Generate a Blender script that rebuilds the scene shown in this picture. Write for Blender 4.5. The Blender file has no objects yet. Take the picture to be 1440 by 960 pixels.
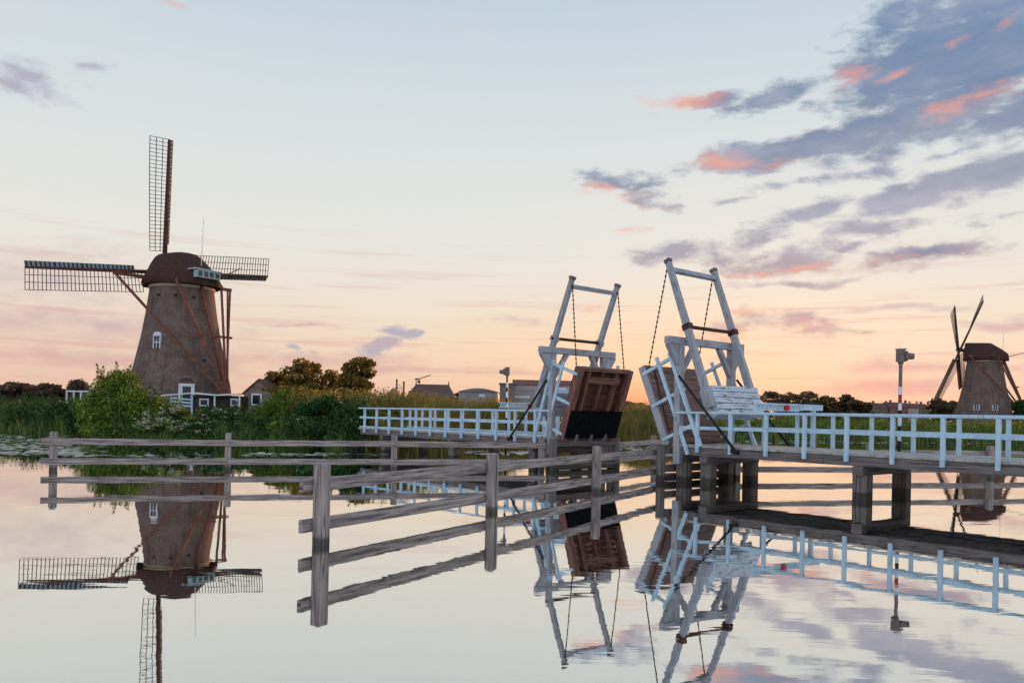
import bpy, math, random
import numpy as np
from mathutils import Vector, Matrix
random.seed(7)
R = math.radians
sc = bpy.context.scene
COL = sc.collection
F, CAMZ, HY, ROLL = 1120.0, 1.75, 582.0, R(1.117)
SUN_AZ, SUN_EL, GLOW_AZ = 0.33, R(1.5), 0.145

def lin(r, g, b):
    def f(c):
        c /= 255.0
        return c / 12.92 if c <= 0.04045 else ((c + 0.055) / 1.055) ** 2.4
    return (f(r), f(g), f(b), 1.0)

def ang(x, y):
    """photo position -> tangent pair (right, up) of the viewing ray"""
    dx, dy = x - 720.0, y - HY
    a = dx * math.cos(ROLL) + dy * math.sin(ROLL)
    b = dx * math.sin(ROLL) - dy * math.cos(ROLL)
    return a / F, b / F

def at(x, y, d):
    a, b = ang(x, y)
    return Vector((a * d, d, CAMZ + b * d))

# ------------------------------------------------------------------ materials
def newmat(name):
    m = bpy.data.materials.new(name)
    m.use_nodes = True
    nt = m.node_tree
    for n in list(nt.nodes):
        nt.nodes.remove(n)
    return m, nt

class NB:
    """small node builder"""
    def __init__(s, nt): s.nt = nt
    def n(s, t, **kw):
        n = s.nt.nodes.new(t)
        for k, v in kw.items(): setattr(n, k, v)
        return n
    def link(s, a, b): s.nt.links.new(a, b)
    def put(s, sock, v):
        if isinstance(v, bpy.types.NodeSocket): s.nt.links.new(v, sock)
        elif v is not None: sock.default_value = v
    def math(s, op, a, b=None, c=None, clamp=False):
        n = s.n('ShaderNodeMath', operation=op, use_clamp=clamp)
        s.put(n.inputs[0], a); s.put(n.inputs[1], b)
        if c is not None: s.put(n.inputs[2], c)
        return n.outputs[0]
    def mix(s, fac, a, b, blend='MIX'):
        n = s.n('ShaderNodeMix', data_type='RGBA', blend_type=blend)
        n.clamp_factor = True
        s.put(n.inputs[0], fac); s.put(n.inputs[6], a); s.put(n.inputs[7], b)
        return n.outputs[2]
    def rng(s, v, a, b, c=0.0, d=1.0, smooth=True):
        n = s.n('ShaderNodeMapRange', interpolation_type='SMOOTHSTEP' if smooth else 'LINEAR')
        s.put(n.inputs[0], v)
        for i, x in enumerate((a, b, c, d)): s.put(n.inputs[i + 1], x)
        return n.outputs[0]
    def noise(s, vec, scale, detail=4.0, rough=0.55, dist=0.0):
        n = s.n('ShaderNodeTexNoise')
        s.put(n.inputs['Vector'], vec)
        n.inputs['Scale'].default_value = scale
        n.inputs['Detail'].default_value = detail
        n.inputs['Roughness'].default_value = rough
        n.inputs['Distortion'].default_value = dist
        return n.outputs[0]
    def mapping(s, vec, scale=(1, 1, 1), loc=(0, 0, 0), rot=(0, 0, 0), typ='POINT'):
        n = s.n('ShaderNodeMapping', vector_type=typ)
        s.put(n.inputs[0], vec)
        n.inputs[1].default_value = loc
        n.inputs[2].default_value = rot
        n.inputs[3].default_value = scale
        return n.outputs[0]
    def ramp(s, fac, stops, interp='LINEAR'):
        n = s.n('ShaderNodeValToRGB')
        n.color_ramp.interpolation = interp
        el = n.color_ramp.elements
        while len(el) > 1: el.remove(el[0])
        el[0].position, el[0].color = stops[0]
        for p, c in stops[1:]:
            e = el.new(p); e.color = c
        s.put(n.inputs[0], fac)
        return n.outputs[0]

def finish(b, color, rough=0.7, bump=None, bump_d=0.02, metallic=0.0, spec=0.3):
    p = b.n('ShaderNodeBsdfPrincipled')
    b.put(p.inputs['Base Color'], color)
    b.put(p.inputs['Roughness'], rough)
    p.inputs['Metallic'].default_value = metallic
    p.inputs['Specular IOR Level'].default_value = spec
    if bump is not None:
        bn = b.n('ShaderNodeBump')
        bn.inputs['Strength'].default_value = 1.0
        bn.inputs['Distance'].default_value = bump_d
        b.link(bump, bn.inputs['Height'])
        b.link(bn.outputs[0], p.inputs['Normal'])
    o = b.n('ShaderNodeOutputMaterial')
    b.link(p.outputs[0], o.inputs[0])

def c3(r, g, b): return (r, g, b, 1.0)

def mat_wood(name, dark, mid, pale, grain=26.0, rough=0.8, wet=None):
    m, nt = newmat(name); b = NB(nt)
    uv = b.n('ShaderNodeTexCoord').outputs['UV']
    g = b.noise(b.mapping(uv, (1.1, grain, 1)), 1.0, 5, 0.62, 0.6)
    big = b.noise(b.mapping(uv, (0.5, 2.2, 1)), 1.0, 3, 0.5)
    knot = b.n('ShaderNodeTexVoronoi'); b.put(knot.inputs['Vector'], b.mapping(uv, (1.3, 7.0, 1)))
    knot.inputs['Scale'].default_value = 1.0
    kn = b.rng(knot.outputs['Distance'], 0.05, 0.16, 0.75, 0.0)
    col = b.ramp(g, [(0.33, dark), (0.46, mid), (0.62, pale)])
    col = b.mix(b.rng(big, 0.35, 0.7, 0.0, 0.3), col, mid)
    col = b.mix(kn, col, dark)
    if wet:
        geo = b.n('ShaderNodeNewGeometry').outputs['Position']
        sp = b.n('ShaderNodeSeparateXYZ'); b.link(geo, sp.inputs[0])
        nz = b.noise(geo, 6.0, 2)
        z = b.math('ADD', sp.outputs[2], b.math('MULTIPLY', b.math('SUBTRACT', nz, 0.5), 0.06))
        col = b.mix(b.rng(z, wet - 0.03, wet + 0.05, 0.72, 0.0), col, c3(0.022, 0.02, 0.014))
    finish(b, col, rough, g, 0.012)
    return m

def mat_paint(name, base, under, wear=0.5, stain=c3(0.33, 0.33, 0.3), rough=0.5):
    m, nt = newmat(name); b = NB(nt)
    uv = b.n('ShaderNodeTexCoord').outputs['UV']
    obj = b.n('ShaderNodeNewGeometry').outputs['Position']
    g = b.noise(b.mapping(uv, (2.2, 16, 1)), 1.0, 6, 0.68)
    d = b.noise(obj, 2.3, 4, 0.6)
    d2 = b.noise(obj, 9.0, 3, 0.6)
    col = b.mix(b.rng(d, 0.42, 0.72, 0.0, 0.55), base, stain)
    col = b.mix(b.rng(d2, 0.5, 0.75, 0.0, 0.35), col, stain)
    drip = b.noise(b.mapping(obj, (14, 14, 1.3)), 1.0, 3, 0.6)
    col = b.mix(b.rng(drip, 0.54, 0.74, 0.0, 0.5), col, tuple(c * .62 for c in stain[:3]) + (1,))
    col = b.mix(b.rng(g, 0.72 - 0.18 * wear, 0.80 - 0.18 * wear), col, under)
    finish(b, col, rough, g, 0.006)
    return m

def mat_simple(name, col, var=0.25, scale=6.0, rough=0.7, metallic=0.0, bump=0.0, spec=0.3):
    m, nt = newmat(name); b = NB(nt)
    obj = b.n('ShaderNodeTexCoord').outputs['Object']
    n = b.noise(obj, scale, 5, 0.6)
    dk = tuple(c * (1 - var) for c in col[:3]) + (1,)
    lt = tuple(min(1, c * (1 + var)) for c in col[:3]) + (1,)
    cc = b.mix(b.rng(n, 0.3, 0.7), dk, lt)
    finish(b, cc, rough, n if bump else None, bump or 0.01, metallic, spec)
    return m

def mat_brick(name, c1, c2, mortar, pale, sx=1.0):
    m, nt = newmat(name); b = NB(nt)
    uv = b.n('ShaderNodeTexCoord').outputs['UV']
    br = b.n('ShaderNodeTexBrick')
    b.put(br.inputs['Vector'], uv)
    br.inputs['Color1'].default_value = c1; br.inputs['Color2'].default_value = c2
    br.inputs['Mortar'].default_value = mortar
    br.inputs['Scale'].default_value = 1.0
    br.inputs['Mortar Size'].default_value = 0.012
    br.inputs['Brick Width'].default_value = 0.24
    br.inputs['Row Height'].default_value = 0.085
    n1 = b.noise(b.mapping(uv, (1, 1.6, 1)), 0.55, 5, 0.65)
    n2 = b.noise(b.mapping(uv, (1.0, 2.4, 1)), 2.6, 4, 0.7)
    n3 = b.noise(b.mapping(uv, (2.5, 0.25, 1)), 0.8, 3, 0.6)
    col = b.mix(b.rng(n1, 0.35, 0.66, 0.0, 0.8), br.outputs[0], tuple(x * 0.55 for x in c1[:3]) + (1,))
    col = b.mix(b.rng(n2, 0.56, 0.70, 0.0, 0.75), col, pale)
    col = b.mix(b.rng(n3, 0.5, 0.72, 0.0, 0.55), col, tuple(x * 0.5 for x in c2[:3]) + (1,))
    finish(b, col, 0.9, br.outputs[1], -0.01, spec=0.15)
    return m

def mat_leaf(name, stops, rough=0.6, trans=0.3, tint=None):
    m, nt = newmat(name); b = NB(nt)
    geo = b.n('ShaderNodeNewGeometry')
    obj = b.n('ShaderNodeTexCoord').outputs['Object']
    n = b.noise(obj, 0.9, 3, 0.6)
    f = b.math('ADD', b.math('MULTIPLY', geo.outputs['Random Per Island'], 0.6), b.math('MULTIPLY', n, 0.5))
    col = b.ramp(f, stops)
    d = b.n('ShaderNodeBsdfDiffuse'); b.link(col, d.inputs[0])
    t = b.n('ShaderNodeBsdfTranslucent')
    b.link(b.mix(1.0, col, tint or c3(1.6, 1.4, 0.7), 'MULTIPLY'), t.inputs[0])
    mx = b.n('ShaderNodeMixShader'); mx.inputs[0].default_value = trans
    b.link(d.outputs[0], mx.inputs[1]); b.link(t.outputs[0], mx.inputs[2])
    o = b.n('ShaderNodeOutputMaterial'); b.link(mx.outputs[0], o.inputs[0])
    return m

M = {}
M['fence'] = mat_wood('weathered_grey_wood', c3(.07, .052, .046), c3(.24, .19, .168), c3(.46, .38, .335), grain=22, wet=0.1)
M['pile'] = mat_wood('bridge_pile_wood', c3(.055, .04, .034), c3(.13, .105, .092), c3(.22, .18, .16), wet=0.16)
M['fascia'] = mat_wood('bridge_beam_wood', c3(.06, .045, .04), c3(.14, .115, .105), c3(.24, .2, .18))
M['deck'] = mat_wood('deck_boards', c3(.2, .18, .15), c3(.38, .34, .3), c3(.52, .47, .41), grain=10)
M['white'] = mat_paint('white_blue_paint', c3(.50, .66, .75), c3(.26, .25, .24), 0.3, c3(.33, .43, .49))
M['portal'] = mat_paint('worn_white_paint', c3(.37, .375, .395), c3(.12, .09, .075), 0.8, c3(.22, .205, .21))
M['peel'] = mat_paint('peeling_white_paint', c3(.58, .63, .67), c3(.10, .095, .095), 1.0, c3(.38, .40, .42))
M['leafdeck'] = mat_wood('leaf_deck_boards', c3(.07, .038, .03), c3(.2, .115, .092), c3(.3, .19, .155), grain=14)
M['redbrown'] = mat_wood('red_brown_paint', c3(.07, .028, .02), c3(.18, .08, .06), c3(.28, .135, .105), grain=12)
M['redboard'] = mat_wood('dark_red_boards', c3(.05, .016, .012), c3(.11, .035, .026), c3(.16, .06, .045), grain=12)
M['black'] = mat_simple('black_tar', c3(.006, .006, .007), .4, 8, .9, spec=.05)
M['iron'] = mat_simple('dark_iron', c3(.02, .018, .017), .4, 20, .5, .4)
M['rust'] = mat_simple('rusty_iron', c3(.09, .035, .02), .5, 15, .75, .2)
M['brick'] = mat_brick('mill_brick', c3(.245, .16, .128), c3(.145, .096, .08), c3(.245, .2, .17), c3(.47, .37, .305))
M['brick_pale'] = mat_brick('pale_brick', c3(.3, .22, .17), c3(.24, .17, .14), c3(.34, .29, .25), c3(.4, .34, .3))
M['brick_red'] = mat_brick('red_brick', c3(.25, .11, .075), c3(.2, .085, .06), c3(.3, .24, .2), c3(.32, .2, .16))
M['cream'] = mat_simple('cream_band', c3(.58, .47, .37), .15, 3, .8)
def mat_thatch():
    m, nt = newmat('thatch'); b = NB(nt)
    obj = b.n('ShaderNodeTexCoord').outputs['Object']
    n = b.noise(b.mapping(obj, (9, 9, 1.2)), 1.0, 5, .7)
    n2 = b.noise(obj, .9, 4, .6)
    col = b.ramp(n, [(.3, c3(.035, .015, .012)), (.55, c3(.082, .045, .036)), (.8, c3(.13, .075, .06))])
    col = b.mix(b.rng(n2, .35, .7, 0, .5), col, c3(.055, .026, .02))
    finish(b, col, .95, n, .05, spec=.1)
    return m
M['thatch'] = mat_thatch()
M['pole'] = mat_simple('red_brown_timber', c3(.18, .06, .036), .4, 3, .7)
M['board_brown'] = mat_simple('brown_wind_board', c3(.2, .125, .085), .3, 3, .7)
M['stock'] = mat_simple('dark_brown_stock', c3(.07, .036, .028), .35, 4, .65)
M['lattice'] = mat_simple('sail_lattice_wood', c3(.06, .04, .032), .3, 5, .8)
def mat_windboard():
    m, nt = newmat('striped_wind_board'); b = NB(nt)
    uv = b.n('ShaderNodeTexCoord').outputs['UV']
    sp = b.n('ShaderNodeSeparateXYZ'); b.link(uv, sp.inputs[0])
    w = b.math('FRACT', b.math('MULTIPLY', sp.outputs[0], 2.6))
    col = b.mix(b.math('GREATER_THAN', w, .42), c3(.035, .036, .034), c3(.2, .235, .26))
    finish(b, col, .7)
    return m
M['windboard'] = mat_windboard()
M['trim'] = mat_simple('white_trim', c3(.72, .76, .78), .1, 4, .5)
M['teal'] = mat_simple('pale_green_paint', c3(.30, .42, .42), .15, 4, .5)
M['glass'] = mat_simple('dark_glass', c3(.02, .025, .03), .2, 2, .08, spec=.6)
M['dark'] = mat_simple('dark_boards', c3(.03, .026, .025), .4, 4, .8)
M['roof_red'] = mat_simple('red_roof_tiles', c3(.17, .06, .045), .3, 2, .85)
M['roof_brown'] = mat_simple('brown_roof', c3(.13, .065, .05), .3, 1.2, .85)
M['roof_grey'] = mat_simple('grey_roof', c3(.22, .2, .2), .2, .6, .7)
M['wall_grey'] = mat_simple('grey_cladding', c3(.3, .28, .28), .15, .4, .7)
M['wall_pink'] = mat_simple('pale_cladding', c3(.4, .33, .31), .12, .3, .7)
M['wall_dim'] = mat_simple('dim_wall', c3(.2, .155, .15), .2, .5, .8)
M['red'] = mat_simple('red_paint', c3(.42, .035, .03), .2, 9, .45)
M['lamp_red'] = mat_simple('red_lamp_lens', c3(.5, .01, .03), .1, 9, .2)
M['stripe_white'] = mat_simple('white_stripe', c3(.72, .74, .75), .1, 9, .5)
M['stripe_black'] = mat_simple('black_stripe', c3(.012, .012, .012), .3, 9, .5)
M['lamp_grey'] = mat_simple('weathered_grey_metal', c3(.2, .15, .13), .25, 9, .6)
M['bark'] = mat_simple('bark', c3(.045, .032, .025), .4, 6, .95, bump=.03)
M['flower'] = mat_simple('cream_flowers', c3(.52, .48, .34), .15, 9, .8)
M['leaf'] = mat_leaf('green_leaves', [(.15, c3(0.017, 0.031, 0.009)), (.45, c3(0.075, 0.125, 0.028)), (.75, c3(0.227, 0.304, 0.059)), (1, c3(0.524, 0.513, 0.102))])
M['leaf_dark'] = mat_leaf('dark_green_leaves', [(.15, c3(0.009, 0.020, 0.009)), (.5, c3(0.034, 0.076, 0.027)), (.8, c3(0.108, 0.193, 0.057)), (1, c3(0.248, 0.322, 0.099))])
M['leaf_olive'] = mat_leaf('olive_leaves', [(.15, c3(0.060, 0.050, 0.020)), (.5, c3(0.166, 0.130, 0.041)), (.8, c3(0.302, 0.230, 0.067)), (1, c3(0.468, 0.325, 0.095))], trans=.4, tint=c3(1.9, 1.3, .6))
M['leaf_far'] = mat_leaf('far_leaves', [(.15, c3(0.062, 0.047, 0.025)), (.5, c3(0.118, 0.090, 0.046)), (.85, c3(0.187, 0.140, 0.071)), (1, c3(0.234, 0.172, 0.086))])
M['leaf_maroon'] = mat_leaf('brown_far_leaves', [(.15, c3(.07, .05, .036)), (.5, c3(.13, .092, .06)), (1, c3(.2, .145, .095))])
M['reed'] = mat_leaf('green_reeds', [(.1, c3(0.035, 0.070, 0.026)), (.45, c3(0.099, 0.158, 0.045)), (.8, c3(0.222, 0.245, 0.065)), (1, c3(0.394, 0.333, 0.092))])
M['reed_brown'] = mat_leaf('brown_reeds', [(.1, c3(0.078, 0.082, 0.026)), (.45, c3(0.166, 0.148, 0.050)), (.8, c3(0.293, 0.226, 0.081)), (1, c3(0.429, 0.306, 0.118))])
M['pad'] = mat_simple('lily_pad', c3(.2, .24, .17), .5, 3, .3, spec=.6)

def mat_ground():
    m, nt = newmat('grassy_ground'); b = NB(nt)
    p = b.n('ShaderNodeNewGeometry').outputs['Position']
    n = b.noise(p, .35, 6, .65); n2 = b.noise(p, 5, 4, .7)
    col = b.ramp(n, [(.3, c3(.03, .05, .018)), (.5, c3(.055, .085, .028)), (.75, c3(.09, .1, .04))])
    col = b.mix(b.rng(n2, .45, .7, 0, .5), col, c3(.045, .035, .022))
    finish(b, col, .95, n2, .1, spec=.1)
    return m
M['ground'] = mat_ground()

def mat_water():
    m, nt = newmat('still_water'); b = NB(nt)
    p = b.n('ShaderNodeNewGeometry').outputs['Position']
    swell = b.noise(b.mapping(p, (.55, 1.5, 1)), 1.0, 2, .5)
    rip = b.noise(b.mapping(p, (2.2, 7.0, 1)), 1.0, 2, .5, .3)
    patch = b.rng(b.noise(b.mapping(p, (.09, .16, 1)), 1.0, 2, .5), .42, .66, .25, 1.0)
    # rings spreading from a disturbance below the open leaves
    v = b.n('ShaderNodeVectorMath', operation='DISTANCE'); b.link(p, v.inputs[0]); v.inputs[1].default_value = (1.5, 8.9, 0)
    ringf = b.math('SINE', b.math('MULTIPLY', v.outputs[1], 26.0))
    ringm = b.math('MULTIPLY', b.rng(v.outputs[1], .15, .5, 0, 1), b.rng(v.outputs[1], .7, 1.5, 1, 0))
    h = b.math('ADD', b.math('MULTIPLY', swell, .0016), b.math('MULTIPLY', b.math('MULTIPLY', rip, patch), .0006))
    h = b.math('ADD', h, b.math('MULTIPLY', b.math('MULTIPLY', ringf, ringm), .00006))
    bn = b.n('ShaderNodeBump'); bn.inputs['Strength'].default_value = 1.0; bn.inputs['Distance'].default_value = 1.0
    b.link(h, bn.inputs['Height'])
    g = b.n('ShaderNodeBsdfGlossy'); g.inputs['Roughness'].default_value = .012
    g.inputs['Color'].default_value = (.93, .925, .90, 1)
    b.link(bn.outputs[0], g.inputs['Normal'])
    d = b.n('ShaderNodeBsdfDiffuse'); d.inputs['Color'].default_value = (.035, .034, .026, 1)
    mx = b.n('ShaderNodeMixShader')
    lw = b.n('ShaderNodeLayerWeight'); lw.inputs['Blend'].default_value = .5
    b.link(b.rng(lw.outputs['Facing'], .3, .9, .62, .95, False), mx.inputs[0])
    b.link(d.outputs[0], mx.inputs[1]); b.link(g.outputs[0], mx.inputs[2])
    o = b.n('ShaderNodeOutputMaterial'); b.link(mx.outputs[0], o.inputs[0])
    return m
M['water'] = mat_water()

# ------------------------------------------------------------------ mesh builder
Z = Vector((0, 0, 1))
class MB:
    def __init__(s): s.v, s.f, s.uv, s.sm = [], [], [], []
    def quad(s, pts, uvs=None, smooth=False):
        i = len(s.v); s.v += [Vector(p) for p in pts]
        s.f.append(tuple(range(i, i + len(pts))))
        s.uv += uvs or [(p[0], p[2]) for p in pts]
        s.sm.append(smooth)
    def beam(s, p0, p1, w, h, up=Z, ch=0.0, w1=None, h1=None):
        """timber from p0 to p1: w across, h along up; grain runs along u"""
        p0, p1 = Vector(p0), Vector(p1)
        x = (p1 - p0); L = x.length
        if L < 1e-6: return s
        x.normalize()
        up = Vector(up)
        if abs(x.dot(up.normalized())) > .98: up = Vector((0, 1, 0))
        y = up.cross(x).normalized(); z = x.cross(y)
        w1 = w if w1 is None else w1; h1 = h if h1 is None else h1
        c = min(ch, w * .3, h * .3)
        def sec(w, h):
            if c <= 0: return [(-w/2, -h/2), (w/2, -h/2), (w/2, h/2), (-w/2, h/2)]
            return [(-w/2 + c, -h/2), (w/2 - c, -h/2), (w/2, -h/2 + c), (w/2, h/2 - c), (w/2 - c, h/2), (-w/2 + c, h/2), (-w/2, h/2 - c), (-w/2, -h/2 + c)]
        A, B = sec(w, h), sec(w1, h1)
        i = len(s.v); n = len(A)
        s.v += [p0 + y * a + z * b for a, b in A] + [p1 + y * a + z * b for a, b in B]
        ou, ov = random.random() * 50, random.random() * 50
        per = 0.0
        for k in range(n):
            k2 = (k + 1) % n
            e = math.dist(A[k], A[k2])
            s.f.append((i + k, i + k2, i + n + k2, i + n + k))
            s.uv += [(ou, ov + per), (ou, ov + per + e), (ou + L, ov + per + e), (ou + L, ov + per)]
            per += e; s.sm.append(False)
        s.f.append(tuple(i + k for k in reversed(range(n)))); s.uv += [(ou + A[k][0], ov + A[k][1]) for k in reversed(range(n))]; s.sm.append(False)
        s.f.append(tuple(i + n + k for k in range(n))); s.uv += [(ou + B[k][0], ov + B[k][1]) for k in range(n)]; s.sm.append(False)
        return s
    def cyl(s, p0, p1, r0, r1=None, n=10, cap=True):
        p0, p1 = Vector(p0), Vector(p1); r1 = r0 if r1 is None else r1
        x = (p1 - p0); L = x.length; x.normalize()
        a = Vector((0, 1, 0)) if abs(x.z) > .9 else Z
        y = a.cross(x).normalized(); z = x.cross(y)
        i = len(s.v)
        for p, r in ((p0, r0), (p1, r1)):
            s.v += [p + (y * math.cos(t) + z * math.sin(t)) * r for t in [2 * math.pi * k / n for k in range(n)]]
        o = random.random() * 30
        for k in range(n):
            k2 = (k + 1) % n
            s.f.append((i + k, i + k2, i + n + k2, i + n + k))
            u0, u1 = k / n * 6.28 * r0 + o, (k + 1) / n * 6.28 * r0 + o
            s.uv += [(o, u0), (o, u1), (o + L, u1), (o + L, u0)]; s.sm.append(True)
        if cap:
            s.f.append(tuple(i + k for k in reversed(range(n)))); s.uv += [(0, 0)] * n; s.sm.append(False)
            s.f.append(tuple(i + n + k for k in range(n))); s.uv += [(0, 0)] * n; s.sm.append(False)
        return s
    def lathe(s, c, prof, n=32, cap=True):
        c = Vector(c); i = len(s.v); m = len(prof)
        for r, z in prof:
            s.v += [c + Vector((r * math.cos(2 * math.pi * k / n), r * math.sin(2 * math.pi * k / n), z)) for k in range(n)]
        for j in range(m - 1):
            for k in range(n):
                k2 = (k + 1) % n
                s.f.append((i + j * n + k, i + j * n + k2, i + (j + 1) * n + k2, i + (j + 1) * n + k))
                rr = prof[0][0]
                u0, u1 = k / n * 6.283 * rr, (k + 1) / n * 6.283 * rr
                s.uv += [(u0, prof[j][1]), (u1, prof[j][1]), (u1, prof[j + 1][1]), (u0, prof[j + 1][1])]; s.sm.append(True)
        if cap:
            s.f.append(tuple(i + (m - 1) * n + k for k in range(n))); s.uv += [(0, 0)] * n; s.sm.append(False)
        return s
    def grid(s, rows, smooth=True, closed=False):
        """rows of points lofted into quads"""
        i = len(s.v); n = len(rows[0])
        for r in rows: s.v += [Vector(p) for p in r]
        for j in range(len(rows) - 1):
            for k in range(n if closed else n - 1):
                k2 = (k + 1) % n
                s.f.append((i + j * n + k, i + j * n + k2, i + (j + 1) * n + k2, i + (j + 1) * n + k))
                s.uv += [(k, j), (k + 1, j), (k + 1, j + 1), (k, j + 1)]; s.sm.append(smooth)
        return s
    def face(s, pts):
        s.quad(pts); return s
    def build(s, name, mat, parent=None):
        off = parent_loc(parent) if parent else Vector((0, 0, 0))
        me = bpy.data.meshes.new(name)
        me.from_pydata([tuple(p - off) for p in s.v], [], s.f)
        uvl = me.uv_layers.new(name='uv')
        uvl.data.foreach_set('uv', np.array(s.uv, dtype=np.float32).ravel())
        me.polygons.foreach_set('use_smooth', s.sm)
        me.materials.append(M[mat])
        me.update()
        o = bpy.data.objects.new(name, me); COL.objects.link(o)
        if parent: o.parent = parent
        return o

def parent_loc(p):
    v = Vector((0, 0, 0))
    while p is not None:
        v += p.location; p = p.parent
    return v

def tag(o, label=None, cat=None, group=None, kind=None):
    if label: o['label'] = label
    if cat: o['category'] = cat
    if group: o['group'] = group
    if kind: o['kind'] = kind
    return o

def thing(name, label, cat, loc, group=None):
    o = bpy.data.objects.new(name, None); COL.objects.link(o)
    o.location = loc; o.empty_display_size = .3
    return tag(o, label, cat, group)

def raw_mesh(name, verts, faces_n, idx, mat, parent=None, smooth=False):
    """numpy mesh: verts (N,3), faces_n loop counts, idx loop vertex ids"""
    if parent: verts = verts - np.array(parent_loc(parent))
    me = bpy.data.meshes.new(name)
    me.vertices.add(len(verts)); me.vertices.foreach_set('co', verts.astype(np.float32).ravel())
    me.loops.add(len(idx)); me.loops.foreach_set('vertex_index', idx.astype(np.int32))
    st = np.concatenate([[0], np.cumsum(faces_n)[:-1]]).astype(np.int32)
    me.polygons.add(len(faces_n)); me.polygons.foreach_set('loop_start', st)
    try: me.polygons.foreach_set('loop_total', faces_n.astype(np.int32))
    except Exception: pass
    me.update(calc_edges=True); me.validate()
    me.materials.append(M[mat])
    o = bpy.data.objects.new(name, me); COL.objects.link(o)
    if parent: o.parent = parent
    return o

# ------------------------------------------------------------------ foliage
def leaves(name, pts, size, mat, rng, parent=None, aspect=.5, droop=.3, spread=.5):
    n = len(pts)
    d = rng.normal(size=(n, 3)); d[:, 2] -= droop
    d /= np.linalg.norm(d, axis=1, keepdims=True)
    r = rng.normal(size=(n, 3)); s = np.cross(d, r); s /= np.linalg.norm(s, axis=1, keepdims=True)
    nm = np.cross(d, s)
    L = (size * np.exp(rng.normal(size=n) * spread * .6))[:, None]
    W = L * aspect
    a = pts - d * L * .5; b = pts + s * W * .5 + nm * L * .08; c = pts + d * L * .5; e = pts - s * W * .5 + nm * L * .08
    v = np.stack([a, b, c, e], 1).reshape(-1, 3)
    return raw_mesh(name, v, np.full(n, 4), np.arange(4 * n), mat, parent)

def lobes_points(rng, lobes, n):
    """points in the outer shells of ellipsoid lobes: (cx,cy,cz,rx,ry,rz)"""
    lb = np.array(lobes, float)
    w = lb[:, 3] * lb[:, 5] + lb[:, 3] * lb[:, 4]; w /= w.sum()
    k = rng.choice(len(lb), size=n, p=w)
    d = rng.normal(size=(n, 3)); d /= np.linalg.norm(d, axis=1, keepdims=True)
    rad = np.clip(1 - np.abs(rng.normal(size=n)) * .28, 0.1, 1) + rng.normal(size=n) * .07
    return lb[k, :3] + d * lb[k, 3:6] * rad[:, None]

def crown_lobes(rng, c, rx, ry, rz, n, f=.42, lo=-.6):
    out = []
    for i in range(n):
        d = rng.normal(size=3); d /= np.linalg.norm(d)
        if d[2] < lo: d[2] = -d[2]
        q = rng.uniform(.35, .78)
        r = f * rng.uniform(.6, 1.15)
        out.append((c[0] + d[0] * rx * q, c[1] + d[1] * ry * q, c[2] + d[2] * rz * q, rx * r, ry * r, rz * r))
    return out

def blades(name, base, h, width, mat, rng, label, cat, lean=.25):
    n = len(base)
    a = rng.uniform(0, 2 * math.pi, n)
    wv = np.stack([np.cos(a), np.sin(a) * .5, np.zeros(n)], 1); wv /= np.linalg.norm(wv, axis=1, keepdims=True)
    lv = rng.normal(size=(n, 3)) * lean; lv[:, 2] = 0
    H = h[:, None]; W = width * rng.uniform(.6, 1.4, n)[:, None]
    up = np.array([0, 0, 1.0])
    b0 = base - wv * W * .5; b1 = base + wv * W * .5
    m = base + up * H * .6 + lv * H * .35
    m0 = m - wv * W * .42; m1 = m + wv * W * .42
    t = base + up * H * (1 - .15 * rng.random(n)[:, None]) + lv * H * 1.05
    v = np.stack([b0, b1, m1, m0, t], 1).reshape(-1, 3)
    i = np.arange(n)[:, None] * 5
    idx = np.concatenate([i, i + 1, i + 2, i + 3, i + 3, i + 2, i + 4], 1).ravel()
    fn = np.tile([4, 3], n)
    o = raw_mesh(name, v, fn, idx, mat)
    return tag(o, label, cat, kind='stuff')

def trunk_mesh(mb, rng, p0, lobes, r):
    p0 = Vector(p0); lb = np.array(lobes)
    c = Vector((lb[:, 0].mean(), lb[:, 1].mean(), lb[:, 2].mean()))
    H = c.z - p0.z
    fork = p0.lerp(Vector((c.x, c.y, c.z)), .45) + Vector((rng.normal() * .03, rng.normal() * .03, 0)) * H
    top = Vector((c.x, c.y, c.z + .2 * H))
    mb.cyl(p0 - Z * .2, fork, r * 1.15, r * .8, 10, False); mb.cyl(fork, top, r * .8, r * .3, 9, False)
    for i in range(min(len(lobes), 26)):
        q = Vector(lb[i, :3]); t = rng.uniform(0, .8); s0 = fork.lerp(top, t)
        m = s0.lerp(q, .5) + Vector((rng.normal(), rng.normal(), rng.normal() + .6)) * .05 * H
        mb.cyl(s0, m, r * .32, r * .2, 6, False); mb.cyl(m, q, r * .2, r * .06, 5, False)

def tree(name, label, cat, base, lobes, nleaf, size, mat, seed, trunk_r=.15, group=None, aspect=.55, nb=7, spread=1.2):
    rng = np.random.default_rng(seed)
    root = thing(name, label, cat, base, group)
    lb = np.array(lobes)
    mb = MB(); trunk_mesh(mb, rng, base, lobes, trunk_r); mb.build('trunk', 'bark', root)
    leaves('crown', lobes_points(rng, lobes, nleaf), size, mat, rng, root, aspect)
    return root

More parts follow.
